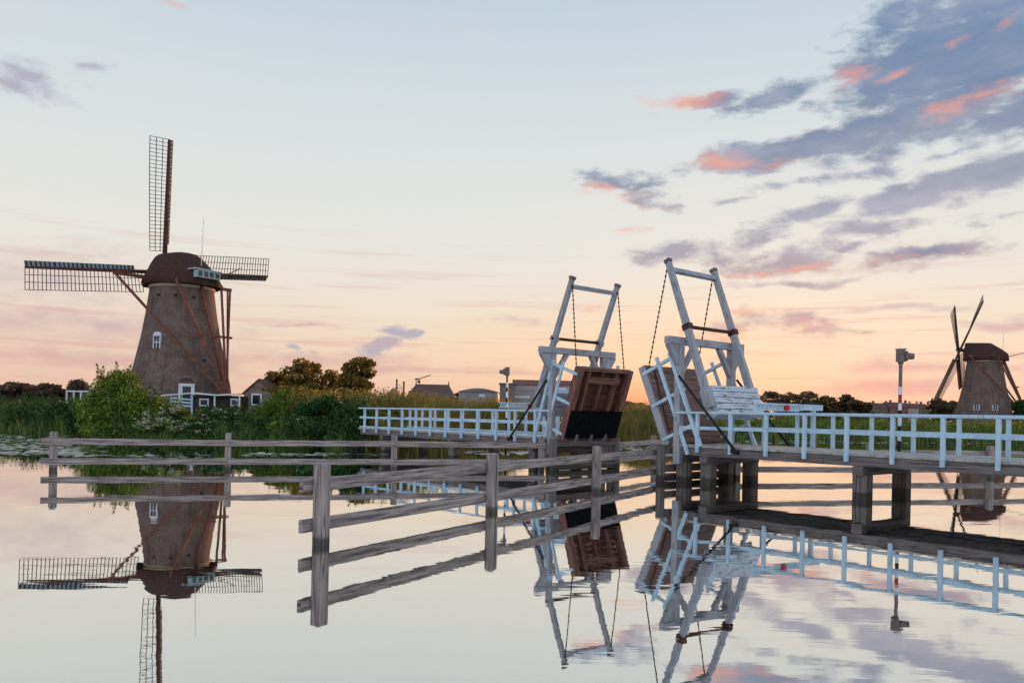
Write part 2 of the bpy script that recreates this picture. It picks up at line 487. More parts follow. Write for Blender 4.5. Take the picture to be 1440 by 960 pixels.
# ------------------------------------------------------------------ terrain and water
SH = [(-4000, 300), (-400, 75), (-80, 56), (-50, 53), (-32, 49.5), (-24, 46.5), (-21.5, 42.6), (-17, 41.2), (-9.6, 40.5), (-8.2, 37.2), (-6.6, 35.6),
      (-4.6, 38), (-2, 47), (1, 54), (7, 60), (16, 67), (30, 70), (60, 74), (100, 80), (400, 110), (4000, 300)]
SX = np.array([p[0] for p in SH]); SD = np.array([p[1] for p in SH])
def shore(x): return np.interp(x, SX, SD)
def ground_h(x, d):
    x = np.asarray(x, float); d = np.asarray(d, float)
    h = np.clip((d - shore(x)) * .35, -.6, .75)
    mound = 1.1 * np.exp(-(((x + 31) / 9) ** 2 + ((d - 76) / 9) ** 2))
    h = np.where(h > .2, h + mound, h)
    near = np.clip((3.2 - d) * .4, -.6, .35)
    right = np.clip(np.minimum(x - 13.2, 15.5 - d) * .5, -.6, .9)
    wob = .08 * np.sin(x * .7 + d * .3) * np.sin(d * .5)
    return np.maximum(np.maximum(h + wob * (h > -.5), near), right)

def make_ground():
    xs = np.unique(np.concatenate([[-4000, -2000, -1000, -500, -300, -200, -140, -100, -80], np.arange(-64, 40, .8), np.arange(40, 110, 2.5), [125, 150, 200, 300, 500, 1000, 2000, 4000]]))
    ds = np.unique(np.concatenate([[-30, -10, -4, 0, 1, 2, 2.6, 3.2, 4, 6, 9, 12, 14, 15.5, 17, 22, 28], np.arange(32, 90, .8), np.arange(90, 160, 4), [180, 220, 300, 450, 700, 1200, 2500, 5000]]))
    X, D = np.meshgrid(xs, ds)
    v = np.stack([X, D, ground_h(X, D)], -1).reshape(-1, 3)
    nx, nd = len(xs), len(ds)
    i = (np.arange(nd - 1)[:, None] * nx + np.arange(nx - 1)[None]).ravel()
    idx = np.stack([i, i + 1, i + 1 + nx, i + nx], 1).ravel()
    o = raw_mesh('ground', v, np.full(len(i), 4), idx, 'ground')
    o.data.polygons.foreach_set('use_smooth', np.ones(len(i), bool))
    tag(o, 'low grassy banks and fields around the canal', 'ground', kind='structure')
    w = MB(); w.quad([(-4000, -30, 0), (4000, -30, 0), (4000, 5000, 0), (-4000, 5000, 0)])
    o = w.build('water', 'water')
    tag(o, 'still canal water mirroring the evening sky', 'water', kind='structure')
make_ground()

# ------------------------------------------------------------------ fences of the guide works
def fence(name, label, pts, side, ext0=.25, ext1=.1, top=1.03, skip_last=False):
    root = thing(name, label, 'fence', (pts[0][0], pts[0][1], 0), 'timber guide fences beside the drawbridge')
    P = [Vector((x, d, 0)) for x, d in pts]
    dv = (P[-1] - P[0]).normalized(); nv = Vector((dv.y, -dv.x, 0)) * side
    for i, p in enumerate(P):
        if skip_last and i == len(P) - 1: continue
        m = MB(); lean = Vector((random.uniform(-.012, .012), random.uniform(-.012, .012), 0))
        t = top + random.uniform(-.02, .02)
        m.beam(p + Vector((0, 0, -.8)), p + Vector((0, 0, t)) + lean, .17, .17, up=dv, ch=.014)
        # sloped cap of the post
        c = p + Vector((0, 0, t)) + lean
        m.beam(c, c + Vector((0, 0, .022)), .17, .17, up=dv, ch=.014, w1=.11, h1=.11)
        m.build('post', 'fence', root)
    for z in (.78, .25):
        for i in range(len(P) - 1):
            a = P[i] - dv * (ext0 if i == 0 else -.004); b = P[i + 1] + dv * (ext1 if i == len(P) - 2 else -.004)
            o = nv * .118
            dz = random.uniform(-.008, .008)
            m = MB(); m.beam(a + o + Vector((0, 0, z + dz)), b + o + Vector((0, 0, z - dz)), .062, .17, ch=.008)
            m.build('rail', 'fence', root)
    return root
fence('guide_fence', 'weathered timber fence running from the foremost tall post to the right bridge half',
      [(-2.46, 10.4), (-.33, 14.2), (1.97, 18.25), (4.25, 22.25)], -1, .26, .0, skip_last=True)
fence('guide_fence', 'long grey timber fence standing in the water parallel to the shrub bank',
      [(-12.3, 21.4), (-8.05, 22.65), (-3.53, 24.0), (.95, 25.3)], 1, .26, .1)
fence('guide_fence', 'short timber fence behind the gap between the two raised bridge leaves',
      [(3.35, 27.0), (5.5, 30.8), (7.7, 34.7)], 1, .1, .25)
fence('guide_fence', 'timber fence in the water behind the deck of the right bridge half',
      [(6.6, 23.3), (11.0, 24.45), (15.4, 25.6), (17.1, 26.05), (21.3, 27.2)], -1, .1, .25)

# ------------------------------------------------------------------ drawbridge
CT, ST = .637, .771
B0 = Vector((0, 27.0, 0))
U = Vector((CT, -ST, 0)); V = Vector((ST, CT, 0))
def B(u, v, z): return B0 + U * u + V * v + Z * z
DECK, DW = 1.02, 2.3

def rail_post_mesh():
    m = MB(); m.beam((0, 0, .84), (0, 0, 1.85), .088, .085, up=U, ch=.008)
    return m
def bridge_half(label, side):
    """side -1: left half (u falls away), +1: right half"""
    s = side
    hinge = 2.28 if s < 0 else 6.84
    gate = 2.0 if s < 0 else 7.09
    u_end = -10.4 if s < 0 else 19.2
    la = R(71.5) if s < 0 else R(66.5)
    root = thing('drawbridge', label, 'drawbridge', B(gate, 1.15, 0), 'halves of the double drawbridge')
    # fixed deck
    u_in = hinge + s * .06
    m = MB(); k = u_in
    while (k - u_end) * s < 0:
        m.beam(B(k + s * .1, -.06, DECK - .025), B(k + s * .1, DW + .06, DECK - .025 + random.uniform(-.004, .004)), .19, .05)
        k += s * .2
    m.build('deck', 'deck', root)
    for v in (.03, DW - .03):
        m = MB(); a = u_in
        while (a - u_end) * s < 0:
            b2 = a + s * 4.4
            if (b2 - u_end) * s > 0: b2 = u_end
            m.beam(B(a, v, .855), B(b2 - s * .01, v, .855), .12, .22, ch=.008)
            a = b2
        m.build('edge_beam', 'fascia', root)
    m = MB()
    for v in (.6, 1.15, 1.7): m.beam(B(u_in, v, .86), B(u_end, v, .86), .14, .2)
    m.build('joists', 'fascia', root)
    # trestles
    bents = [gate + s * .15, gate + s * 1.0, -3.6, -8.6] if s < 0 else [gate + s * .05, gate + s * .85, 12.1, 16.9]
    for j, u in enumerate(bents):
        m = MB(); m.beam(B(u, -.04, .64), B(u, DW + .04, .64), .24, .2, ch=.01); m.build('cap_beam', 'pile', root)
        for v in (.2, DW - .2):
            m = MB(); m.beam(B(u, v, -.9), B(u, v, .54), .33, .33, up=U, ch=.03); m.build('pile', 'pile', root)
    # abutment timbers under the leaf
    m = MB()
    for z, o in ((.36, -.06), (.12, -.08)):
        m.beam(B(hinge + s * o, -.3, z + .0), B(hinge + s * o, DW + .35, z), .16, .2, ch=.01)
    m.beam(B(hinge - s * .06, -.2, .86), B(hinge - s * .06, DW + .2, .86), .2, .2, ch=.01)
    m.build('abutment_beams', 'pile', root)
    # corner dolphin posts
    for v in (-.28, DW + .3):
        m = MB(); m.cyl(B(hinge - s * .12, v, -.8), B(hinge - s * .12, v, 1.0), .13, .12, 14); m.build('mooring_post', 'pile', root)
    # railings
    pm = None
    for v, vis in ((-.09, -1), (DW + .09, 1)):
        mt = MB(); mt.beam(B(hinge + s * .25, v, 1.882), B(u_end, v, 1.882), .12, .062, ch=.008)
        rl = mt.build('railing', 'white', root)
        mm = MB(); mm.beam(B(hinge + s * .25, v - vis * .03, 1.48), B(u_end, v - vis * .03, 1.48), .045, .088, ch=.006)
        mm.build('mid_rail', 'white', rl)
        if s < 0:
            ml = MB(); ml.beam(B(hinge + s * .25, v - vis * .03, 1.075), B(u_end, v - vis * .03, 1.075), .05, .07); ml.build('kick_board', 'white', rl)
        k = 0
        u = hinge + s * (.95 if v < 0 else 1.3)
        while (u - u_end) * s < 0:
            if pm is None:
                po = rail_post_mesh().build('rail_post', 'white'); pm = po
            else:
                po = pm.copy(); COL.objects.link(po)
            po.parent = rl
            base = B(u, v + vis * .02, 0)
            po.location = base - parent_loc(rl)
            u += s * 1.02; k += 1
    # portal
    pr = MB()
    pr.beam(B(gate, -.55, 3.81), B(gate, DW + .5, 3.81), .2, .2, ch=.012)
    portal = pr.build('portal', 'portal', root)
    for v, o in ((-.02, -1), (DW + .02, 1)):
        m = MB(); m.beam(B(gate, v, .5), B(gate, v, 3.71), .2, .2, up=U, ch=.015)
        m.build('portal_post', 'portal', portal)
        m = MB()
        m.beam(B(gate, v - o * .06, 2.95), B(gate, v - o * .62, 3.72), .13, .13, up=U)
        m.beam(B(gate, v + o * .08, 3.2), B(gate, v + o * .48, 3.72), .16, .13, up=U)
        m.quad([B(gate + .06, v + o * .1, 3.25), B(gate + .06, v + o * .45, 3.71), B(gate + .06, v + o * .1, 3.71)])
        m.quad([B(gate - .06, v + o * .1, 3.25), B(gate - .06, v + o * .1, 3.71), B(gate - .06, v + o * .45, 3.71)])
        m.build('knee_brace', 'portal', portal)
    # iron stays to the deck edge
    for v in (-.16, DW + .16):
        m = MB(); m.cyl(B(gate + s * .1, v, 2.86), B(gate + s * 1.92, v, .93), .035, .035, 8)
        m.cyl(B(gate + s * 1.80, v, .95), B(gate + s * 2.0, v, .9), .06, .06, 8)
        m.build('stay_rod', 'iron', root)
    # balance frame
    tip = (2.76, 6.08) if s < 0 else (6.53, 6.09)
    foot = (1.10, 2.02) if s < 0 else (8.06, 2.02)
    def H(t, v, off=0.0):
        # t from foot (0) to tip (1); off along the upper normal
        du, dz = tip[0] - foot[0], tip[1] - foot[1]; L = math.hypot(du, dz)
        nu, nz = -dz / L * -s * -1, 0
        nu, nz = s * dz / L, s * -du / L
        if nz < 0 and False: nu, nz = -nu, -nz
        return B(foot[0] + du * t + nu * off, v, foot[1] + dz * t + nz * off)
    hn = (H(0, 0, 1) - H(0, 0, 0))
    va, vb = .08, 2.14
    fr = MB(); fr.beam(H(.93, va, 0), H(.93, vb, 0), .13, .13, up=hn, ch=.01)
    frame = fr.build('balance_frame', 'portal', root)
    for v in (va, vb):
        m = MB(); m.beam(H(0, v), H(1, v), .155, .22, up=hn, ch=.015, w1=.13, h1=.165); m.build('balance_beam', 'portal', frame)
        m = MB(); m.beam(H(.982, v), H(1.003, v), .16, .19, up=hn, ch=.01); m.build('beam_tip_iron', 'fascia', frame)
    m = MB(); m.cyl(H(.535, va - .1), H(.535, vb + .1), .05, .05, 10); m.build('pivot_axle', 'rust', frame)
    for v in (va, vb):
        m = MB(); m.beam(H(.515, v, .01), H(.55, v, .01), .185, .24, up=hn); m.build('pivot_bracket', 'portal' if s < 0 else 'rust', frame)
    # counterweight box of boards between the beam feet
    cw = MB(); cw.beam(H(.03, va + .1, -.12), H(.03 + .2, va + .1, -.12), .02, .3, up=hn)
    cw = MB()
    c0, c1 = H(-.055, (va + vb) / 2 + .05, -.06), H(.135, (va + vb) / 2 + .05, -.06)
    cw.beam(c0, c1, vb - va - .06, .3, up=hn)
    box = cw.build('counterweight', 'peel', frame)
    m = MB(); n = 5
    for j in range(n):
        t = -.055 + (j + .5) * .19 / n
        for off in (.12, -.24):
            jt = random.uniform(-.012, .012)
            m.beam(H(t, va + .1, off + jt), H(t + random.uniform(-.002, .002), vb + .12, off - jt), (.15 + random.uniform(-.01, .01)), .05, up=hn, ch=.006)
    m.build('ballast_boards', 'peel', box)
    # moving leaf
    c, sn = math.cos(la), math.sin(la)
    def Lf(l, v, off):
        # l from hinge to tip, off above the deck surface (towards the raised road side)
        return B(hinge - s * c * l + s * sn * off, v, 1.04 + sn * l + c * off)
    ln = Lf(0, 0, 1) - Lf(0, 0, 0)
    LL = 2.38
    m = MB(); k = .02
    while k < LL - .05:
        m.beam(Lf(k + .095, 0, -.03), Lf(k + .095, DW + .06, -.03 + random.uniform(-.004, .004)), .185, .055, up=ln)
        k += .195
    leaf = m.build('leaf', 'leafdeck' if s > 0 else 'redboard', root)
    for v in ((.07, .52, 1.15, 1.78, DW - .01)):
        edge = v < .1 or v > 2.2
        m = MB(); m.beam(Lf(0, v, -.17 if edge else -.13), Lf(LL, v, -.17 if edge else -.13), .2 if edge else (.05 if 1 < v < 1.3 else .12), .23 if edge else .15, up=ln, ch=.01)
        m.build('stringer', ('redbrown' if s < 0 else 'portal') if edge else ('redbrown' if s < 0 else 'leafdeck'), leaf)
    for l, wd, e0 in ((.12, .12, .1), (LL - .4, .2, .46), (LL - .05, .1, -.02)):
        m = MB(); m.beam(Lf(l, e0, -.15), Lf(l, DW + .07 - e0, -.15), .22 if wd < .2 else .16, wd, up=U, ch=.01) if False else m.beam(Lf(l, e0, -.16), Lf(l, DW + .07 - e0, -.16), wd, .24 if wd < .2 else .17, up=ln, ch=.01)
        m.build('cross_beam', 'redbrown' if s < 0 else 'leafdeck', leaf)
    if s < 0:
        m = MB(); m.beam(Lf(.08, DW / 2 + .03, -.30), Lf(1.0, DW / 2 + .03, -.30), DW + .02, .03, up=ln); m.build('tarred_plate', 'black', leaf)
        for v in (.5, 1.15, 1.8):
            m = MB(); m.beam(Lf(-.02, v, -.33), Lf(.22, v, -.33), .13, .07, up=ln, w1=.06); m.build('hinge_bracket', 'fascia', leaf)
    else:
        m = MB(); m.beam(Lf(.3, .02, .03), Lf(LL - .15, .25, .03), .03, .03, up=ln); m.build('iron_strap', 'rust', leaf)
    # leaf railing, turned up with the leaf
    for v in (-.08, DW + .12):
        m = MB(); m.beam(Lf(-.45, v, .93), Lf(LL - .1, v, .93), .1, .1, up=ln, ch=.008)
        lr = m.build('leaf_railing', 'white', leaf)
        m = MB(); m.beam(Lf(-.5 if v < 0 else 0.2, v, .47), Lf(LL - .02, v, .47), .06, .1, up=ln, ch=.006); m.build('mid_rail', 'white', lr)
        for l in (.18, 1.18, 2.15):
            m = MB(); m.beam(Lf(l, v - math.copysign(.06, .5 - v) * -1, -.2), Lf(l, v - math.copysign(.06, .5 - v) * -1, .98), .09, .09, up=U, ch=.008); m.build('rail_post', 'white', lr)
    # lifting chains
    for v, lv in ((va, .08), (vb, DW - .05)):
        a, b2 = H(.985, v), Lf(LL - .05, lv, .02)
        m = MB(); n = int((a - b2).length / .07)
        for j in range(n):
            p, q = a.lerp(b2, j / n), a.lerp(b2, (j + 1) / n)
            m.cyl(p, q, .024 if j % 2 else .013, None, 5, False)
        m.build('lifting_chain', 'rust', root)
    # lashing rope and hook at the gate
    return root
bridge_half('left half of the raised white drawbridge, showing the red underside of its leaf', -1)
bridge_half('right half of the raised white drawbridge, showing the plank road side of its leaf', 1)

def barrier(label, u):
    root = thing('road_barrier', label, 'barrier', B(u, DW + .45, 1.0), 'closed road barriers on the bridge')
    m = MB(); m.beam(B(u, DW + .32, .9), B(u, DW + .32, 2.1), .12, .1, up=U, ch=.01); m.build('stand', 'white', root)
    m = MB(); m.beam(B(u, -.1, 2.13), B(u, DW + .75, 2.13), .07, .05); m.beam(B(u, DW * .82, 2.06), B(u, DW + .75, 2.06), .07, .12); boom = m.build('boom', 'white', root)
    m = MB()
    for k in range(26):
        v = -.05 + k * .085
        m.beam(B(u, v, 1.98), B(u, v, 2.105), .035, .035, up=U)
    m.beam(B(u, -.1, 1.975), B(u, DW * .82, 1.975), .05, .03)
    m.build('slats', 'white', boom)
    m = MB(); m.cyl(B(u - .07, 1.25, 2.05), B(u + .09, 1.25, 2.05), .075, .075, 14); m.build('warning_lamp', 'lamp_red', boom)
barrier('white slatted barrier boom with a red lamp lying across the right bridge deck', 9.5)
barrier('white slatted barrier boom across the left bridge deck, beside the far signal pole', -.55)

def signal(label, base, side, top=3.22):
    root = thing('signal_lamp', label, 'signal lamp', base, 'bridge signal lamps on striped poles')
    b = Vector(base); r = .044
    if side > 0: cuts = [(0, 'stripe_black'), (1.26, 'stripe_white'), (1.4, 'stripe_black'), (1.64, 'stripe_white'), (1.86, 'stripe_black'), (2.04, 'stripe_white'), (2.22, 'red'), (2.44, 'stripe_white'), (2.64, 'lamp_grey'), (top, '')]
    else: cuts = [(0, 'stripe_black'), (1.6, 'stripe_white'), (1.85, 'stripe_black'), (2.03, 'stripe_white'), (2.2, 'stripe_black'), (2.4, 'stripe_white'), (2.63, 'stripe_black'), (2.8, 'stripe_white'), (3.0, 'lamp_grey'), (top, '')]
    bands = [(max(0, cuts[k][0] - .1), cuts[k + 1][0] - .1, cuts[k][1]) for k in range(len(cuts) - 1)]
    for z0, z1, mt in bands:
        z0 += b.z * 0; m = MB(); m.cyl(b + Z * z0, b + Z * z1, r, r, 14, False); m.build('pole_band', mt, root)
    m = MB()
    h = b + Z * (top - .1)
    m.beam(h + Vector((0, 0, 0)), h + Vector((0, 0, .06)), .1, .1)
    m.beam(h + Vector((-.01 * side, 0, .06)), h + Vector((-.01 * side, 0, .37)), .17, .19, up=Vector((0, 1, 0)), ch=.02)
    m.beam(h + Vector((0, 0, .37)), h + Vector((0, 0, .395)), .2, .22, up=Vector((0, 1, 0)), ch=.01)
    head = m.build('lamp_head', 'lamp_grey', root)
    m = MB()
    p = h + Vector((side * .08, -.01, .21)); d = Vector((side, -.12, -.03)).normalized()
    m.cyl(p, p + d * .07, .135, .135, 16); m.cyl(p + d * .07, p + d * .23, .09, .075, 16, False)
    m.build('hood', 'lamp_grey', head)
    m = MB(); m.cyl(p + d * .07, p + d * .09, .07, .07, 14); m.build('lens', 'glass', head)
signal('tall signal lamp on a red, white and black banded pole behind the right bridge railing', (9.93, 20.4, 0.1), 1)
signal('small signal lamp on a black and white banded pole behind the left bridge railing', (-.22, 31.8, 0.1), -1)

# ------------------------------------------------------------------ windmills
def windmill(label, cen, al, L, Rr, tau, rho, zh, angs, door=True, mat_wb='windboard'):
    cx, cy = cen
    gz = 1.2
    root = thing('windmill', label, 'windmill', (cx, cy, gz))
    C = Vector((cx, cy, 0))
    n = Vector((-math.sin(al), math.cos(al), 0)); e = Vector((math.cos(al), math.sin(al), 0))
    m = MB(); m.lathe(C, [(4.98, .6), (4.85, 1.6), (4.55, 4.0), (4.06, 6.2), (3.58, 8.4), (3.22, 10.6), (2.98, 12.4), (2.9, 13.05)], 56, False)
    tower = m.build('tower', 'brick', root)
    m = MB(); m.lathe(C, [(2.9, 13.05), (3.0, 13.08), (3.0, 13.5), (2.9, 13.55)], 56); m.build('cornice_band', 'cream', root)
    def rad(z):
        return float(np.interp(z, [.6, 1.6, 4, 6.2, 8.4, 10.6, 12.4, 13.05], [4.98, 4.85, 4.55, 4.06, 3.58, 3.22, 2.98, 2.9]))
    back = Vector((-cx, -cy, 0)).normalized(); rt = Vector((-back.y, back.x, 0))
    def wall(off, z):
        r = rad(z); sphi = max(-.95, min(.95, off / r)); nn = back * math.sqrt(1 - sphi * sphi) + rt * sphi
        return C + nn * r + Z * z, nn, Z.cross(nn).normalized()
    def window(off, z, w, h, arched=True):
        p, nn, s = wall(off, z)
        m = MB(); m.beam(p + nn * -.15 - Z * h / 2, p + nn * -.15 + Z * h / 2, w, .5, up=nn)
        if arched: m.cyl(p + nn * -.4 + Z * h / 2, p + nn * .1 + Z * h / 2, w / 2, w / 2, 20)
        fr = m.build('window', 'trim', tower)
        m = MB()
        q = p + nn * .105
        for a in (-1, 1):
            for c0, c1 in ((-.42, -.02), (.04, .46)):
                m.beam(q + s * a * w * .2 + Z * h * c0, q + s * a * w * .2 + Z * h * c1, w * .3, .02, up=nn)
        m.build('pane', 'glass', fr)
    if door:
        window(-2.05, 7.7, .75, 1.25)
        p, nn, s = wall(.5, 3.0)
        m = MB(); m.beam(p + nn * .0 - Z * 1.9, p + nn * .0 + Z * .95, 1.35, .5, up=nn); d = m.build('door', 'trim', tower)
        m = MB(); m.beam(p + nn * .255 - Z * 1.9, p + nn * .255 + Z * .7, .72, .02, up=nn); m.build('door_leaf', 'glass', d)
        m = MB()
        q = p + nn * .1 + Z * 1.05
        for k in range(9):
            a = math.pi * k / 8
            m.beam(q + (s * math.cos(a) * .62 + Z * math.sin(a) * .42), q + (s * math.cos(a) * .85 + Z * math.sin(a) * .62), .3, .22, up=nn)
        m.build('arch_lintel', 'brick_pale', tower)
        p, nn, s = wall(1.75, 5.0)
        for off, z in ((-2.0, 12.2), (-.55, 12.2), (1.0, 12.1), (2.0, 6.2)):
            p, nn, s = wall(off, z)
            m = MB(); m.beam(p - nn * .2 - Z * .15, p - nn * .2 + Z * .15, .26, .5, up=nn); m.build('vent_hole', 'dark', tower)
    else:
        window(-1.1, 4.6, .95, .95, False); window(1.75, 4.6, .95, .95, False)
    # cap: boat-shaped thatched hull lofted along the wind axis
    sec = [(-3.7, 1.5, .95), (-3.2, 2.2, 1.4), (-2.3, 2.95, 2.1), (-1.0, 3.5, 2.98), (0, 3.62, 3.06), (1.2, 3.5, 3.12), (2.3, 3.0, 3.18), (3.1, 2.4, 3.22)]
    prof = [(.98, -.3), (1.03, -.05), (1.0, .1), (.86, .34), (.66, .64), (.44, .88), (.25, .985), (0, 1.0)]
    rows = []
    for t, w, h in sec:
        z0 = 13.6
        row = []
        for a, b in prof: row.append(C + n * t + e * (w * .93 * a) + Z * (z0 + h * max(b, 0) + (b if b < 0 else 0)))
        for a, b in prof[-2::-1]: row.append(C + n * t - e * (w * .93 * a) + Z * (z0 + h * max(b, 0) + (b if b < 0 else 0)))
        rows.append(row)
    m = MB(); m.grid(rows); m.face(rows[0]); m.face(rows[-1][::-1])
    m.face([r[0] for r in rows] + [r[-1] for r in rows][::-1])
    cap = m.build('cap', 'thatch', root)
    m = MB(); m.lathe(C, [(2.85, 13.4), (3.15, 13.42), (3.15, 13.62), (2.85, 13.64)], 40); m.build('curb_ring', 'stock', cap)
    if door:
        # window box at the back of the cap
        q = C - n * 3.85 + Z * 14.25
        m = MB(); m.beam(q - e * 1.25, q + e * 1.25, .55, .72, ch=.02); dm = m.build('dormer', 'teal', cap)
        m = MB()
        for k in (-.9, -.3, .3, .9): m.beam(q - n * .29 + e * (k - .2), q - n * .29 + e * (k + .2), .02, .46)
        m.build('pane', 'glass', dm)
        m = MB(); m.beam(q + n * .3 - e * 1.45 + Z * .42, q + n * .3 + e * 1.45 + Z * .42, 1.3, .06); m.build('dormer_roof', 'trim', dm)
    # aerial and spar
    m = MB(); b0 = C - n * 2.9 + Z * 14.4; m.cyl(b0, b0 + Vector((.15, 0, 5.4)), .05, .025, 8); m.build('mast', 'trim', root)
    m = MB(); b0 = C - n * 3.4 + e * 1.2 + Z * 14.0; m.cyl(b0, b0 - n * 3.1 + e * .5 + Z * .9, .07, .04, 8); m.build('spar', 'pole', root)
    # tail gear
    fp = C - n * 7.3 + Z * 2.9
    ls = C + n * 1.2 + Z * 13.95
    m = MB(); m.beam(ls - e * 6.2, ls + e * 6.4 + Z * .1, .26, .3); m.build('long_crossbeam', 'pole', root)
    ks = C - n * 2.7 + Z * 13.55
    m = MB(); m.beam(ks - e * 2.5, ks + e * 2.5, .24, .28); m.build('short_crossbeam', 'pole', root)
    for a, bq in ((ls - e * 6.1, fp + n * .25), (ls + e * 6.3, fp + n * .3), (ls + e * 6.0, fp + n * 1.3 + e * .9), (ks - e * 2.4, fp + n * .15), (ks + e * 2.4, fp + n * .2)):
        m = MB(); m.beam(a, bq, .2, .22); m.build('brace', 'pole', root)
    m = MB(); m.beam(C - n * 2.6 + Z * 14.0, fp - n * .15 - Z * .6, .3, .34, w1=.26, h1=.28); m.build('tail_beam', 'pole', root)
    q = fp.lerp(C - n * 3.0 + Z * 14, .5)
    m = MB(); m.beam(q - e * 1.9, q + e * 1.9, .16, .2); m.build('tail_bar', 'pole', root)
    m = MB(); m.cyl(fp - e * .7 - Z * .3, fp + e * .7 - Z * .3, .14, .14, 12)
    for k in range(8):
        a = math.pi * k / 8
        dv = (n * math.cos(a) + Z * math.sin(a)) * .6
        m.cyl(fp - e * .7 - Z * .3 - dv, fp - e * .7 - Z * .3 + dv, .03, None, 5)
    m.build('winch', 'pole', root)
    # wind shaft and sails
    nt = n * math.cos(tau) + Z * math.sin(tau); up = Z * math.cos(tau) - n * math.sin(tau)
    hub = C + n * L + Z * zh
    m = MB(); m.cyl(hub - nt * 4.2, hub + nt * .5, .36, .3, 14); m.beam(hub - nt * .35, hub + nt * .4, .75, .75, up=up, ch=.05); m.build('wind_shaft', 'stock', root)
    for j, a in enumerate(angs):
        t = a + rho
        r = up * math.cos(t) - e * math.sin(t); lat = -up * math.sin(t) - e * math.cos(t)
        h = hub + nt * (.18 if j % 2 else -.18)
        m = MB(); m.beam(h - r * .1, h + r * Rr, .36, .34, up=nt, w1=.2, h1=.18)
        sail = m.build('sail', 'stock', root)
        def P(q, w):
            tw = R(20) * (1 - q) ** 1.2
            lv = lat * math.cos(tw) - nt * math.sin(tw)
            return h + r * (q * Rr) + lv * w + nt * .0
        m = MB(); nr = 30; q0 = .17; W = 1.95; th = .05
        for k in range(nr + 1):
            q = q0 + (1 - q0) * k / nr
            m.beam(P(q, .05), P(q, W), th, th, up=nt)
        for w in (W * .33, W * .66, W):
            for k in range(6):
                qa, qb = q0 + (1 - q0) * k / 6, q0 + (1 - q0) * (k + 1) / 6
                m.beam(P(qa, w), P(qb, w), th, th, up=nt)
        m.build('lattice', 'lattice', sail)
        m = MB(); bd = (lat * math.cos(R(24)) - nt * math.sin(R(24)))
        for k in range(4):
            qa, qb = .22 + .78 * k / 4, .22 + .78 * (k + 1) / 4
            wb = .5 if door else .66
            pa, pb = h + r * (qa * Rr) - bd * (wb / 2 + .09), h + r * (qb * Rr) - bd * (wb / 2 + .09)
            m.beam(pa, pb - r * .02, wb, .045, up=bd.cross(r))
        m.build('wind_board', mat_wb, sail)
        # the rope and roll of sailcloth along the stock
        m = MB(); m.beam(h + r * Rr * .2 - nt * .14, h + r * (Rr * .98) - nt * .1, .09, .07, up=nt); m.build('sail_pole', 'pole', sail)
    return root
windmill('large brick windmill with four latticed sails rising behind the shrubs on the left bank', (-32.1, 77), R(56.1), 3.25, 12.65, R(13.2), R(7), 15.05, [0, R(90), R(180), R(270)])
windmill('smaller looking distant windmill beyond the right end of the bridge, sails seen edge on', ((1383 - 720) / F * 148, 148), R(48), 4.25, 12.3, R(12.8), R(10), 15.6, [R(-45), R(45), R(135), R(225)], door=False, mat_wb='board_brown')

# ------------------------------------------------------------------ shrubs and trees by the left bank
def px_lobe(x, y, d, rx, rz, ry=None):
    p = at(x, y, d); k = d / F
    return (p.x, p.y, p.z, rx * k, (ry or rx) * k, rz * k)
def shrub(label, lobes, nleaf, size, mat, seed, flowers=0, fl=.06, group='shrubs on the left bank', name='shrub', sub=9, sprays=40):
    rng = np.random.default_rng(seed)
    lb = np.array(lobes); base = Vector((lb[:, 0].mean(), lb[:, 1].mean(), max(.1, float(ground_h(lb[:, 0].mean(), lb[:, 1].mean())))))
    root = thing(name, label, 'shrub', base, group)
    fine = []
    for l in lobes:
        fine += crown_lobes(rng, l[:3], l[3], l[4], l[5], sub, .5, -.9)
    pts = lobes_points(rng, fine, nleaf)
    if sprays:
        tops = np.array(fine); tops = tops[rng.choice(len(tops), sprays)]
        for l in tops:
            p0 = np.array([l[0] + rng.normal() * l[3] * .5, l[1] + rng.normal() * l[4] * .5, l[2] + l[5] * .6])
            L_ = rng.uniform(.25, .75); dr = np.array([rng.normal() * .25, rng.normal() * .25, 1.0])
            u = rng.random(26)[:, None]
            pts = np.concatenate([pts, p0 + dr * u * L_ + rng.normal(size=(26, 3)) * .07 * (1.1 - u)])
    pts = pts[pts[:, 2] > .05]
    leaves('foliage', pts, size, mat, rng, root, .42, .1)
    mb = MB()
    for l in lobes:
        for k in range(3):
            top = Vector((l[0] + rng.normal() * l[3] * .4, l[1] + rng.normal() * l[4] * .3, l[2] + l[5] * .4))
            mb.cyl(base + Vector(((l[0] - base.x) * .6 + rng.normal() * .2, (l[1] - base.y) * .6, -.1)), top, .035, .012, 5, False)
    mb.build('stems', 'bark', root)
    if flowers:
        fp = lobes_points(rng, fine, flowers * 3)
        fp = fp[(fp[:, 1] < lb[:, 1].mean() + .2) & (fp[:, 2] > .4)][:flowers]
        fp = fp + np.array([0, -.16, .10])
        q = np.repeat(fp, 12, 0) + rng.normal(size=(len(fp) * 12, 3)) * np.array([.085, .085, .03])
        leaves('blossom', q, fl, 'flower', rng, root, .9, 0)
    return root
shrub('tall broad green shrub with feathery top standing in front of the left windmill',
      [px_lobe(165, 553, 45, 42, 34), px_lobe(140, 575, 44.4, 38, 30), px_lobe(205, 572, 44, 40, 34), px_lobe(165, 592, 43.2, 55, 26), px_lobe(232, 590, 43.2, 28, 22), px_lobe(215, 600, 42.8, 40, 16)], 30000, .13, 'leaf', 11, sprays=110)
shrub('green shrub covered in cream flower heads below the windmill door',
      [px_lobe(218, 590, 42.3, 26, 15), px_lobe(246, 586, 42.5, 22, 15), px_lobe(232, 603, 42, 44, 12)], 11000, .12, 'leaf', 12, 210)
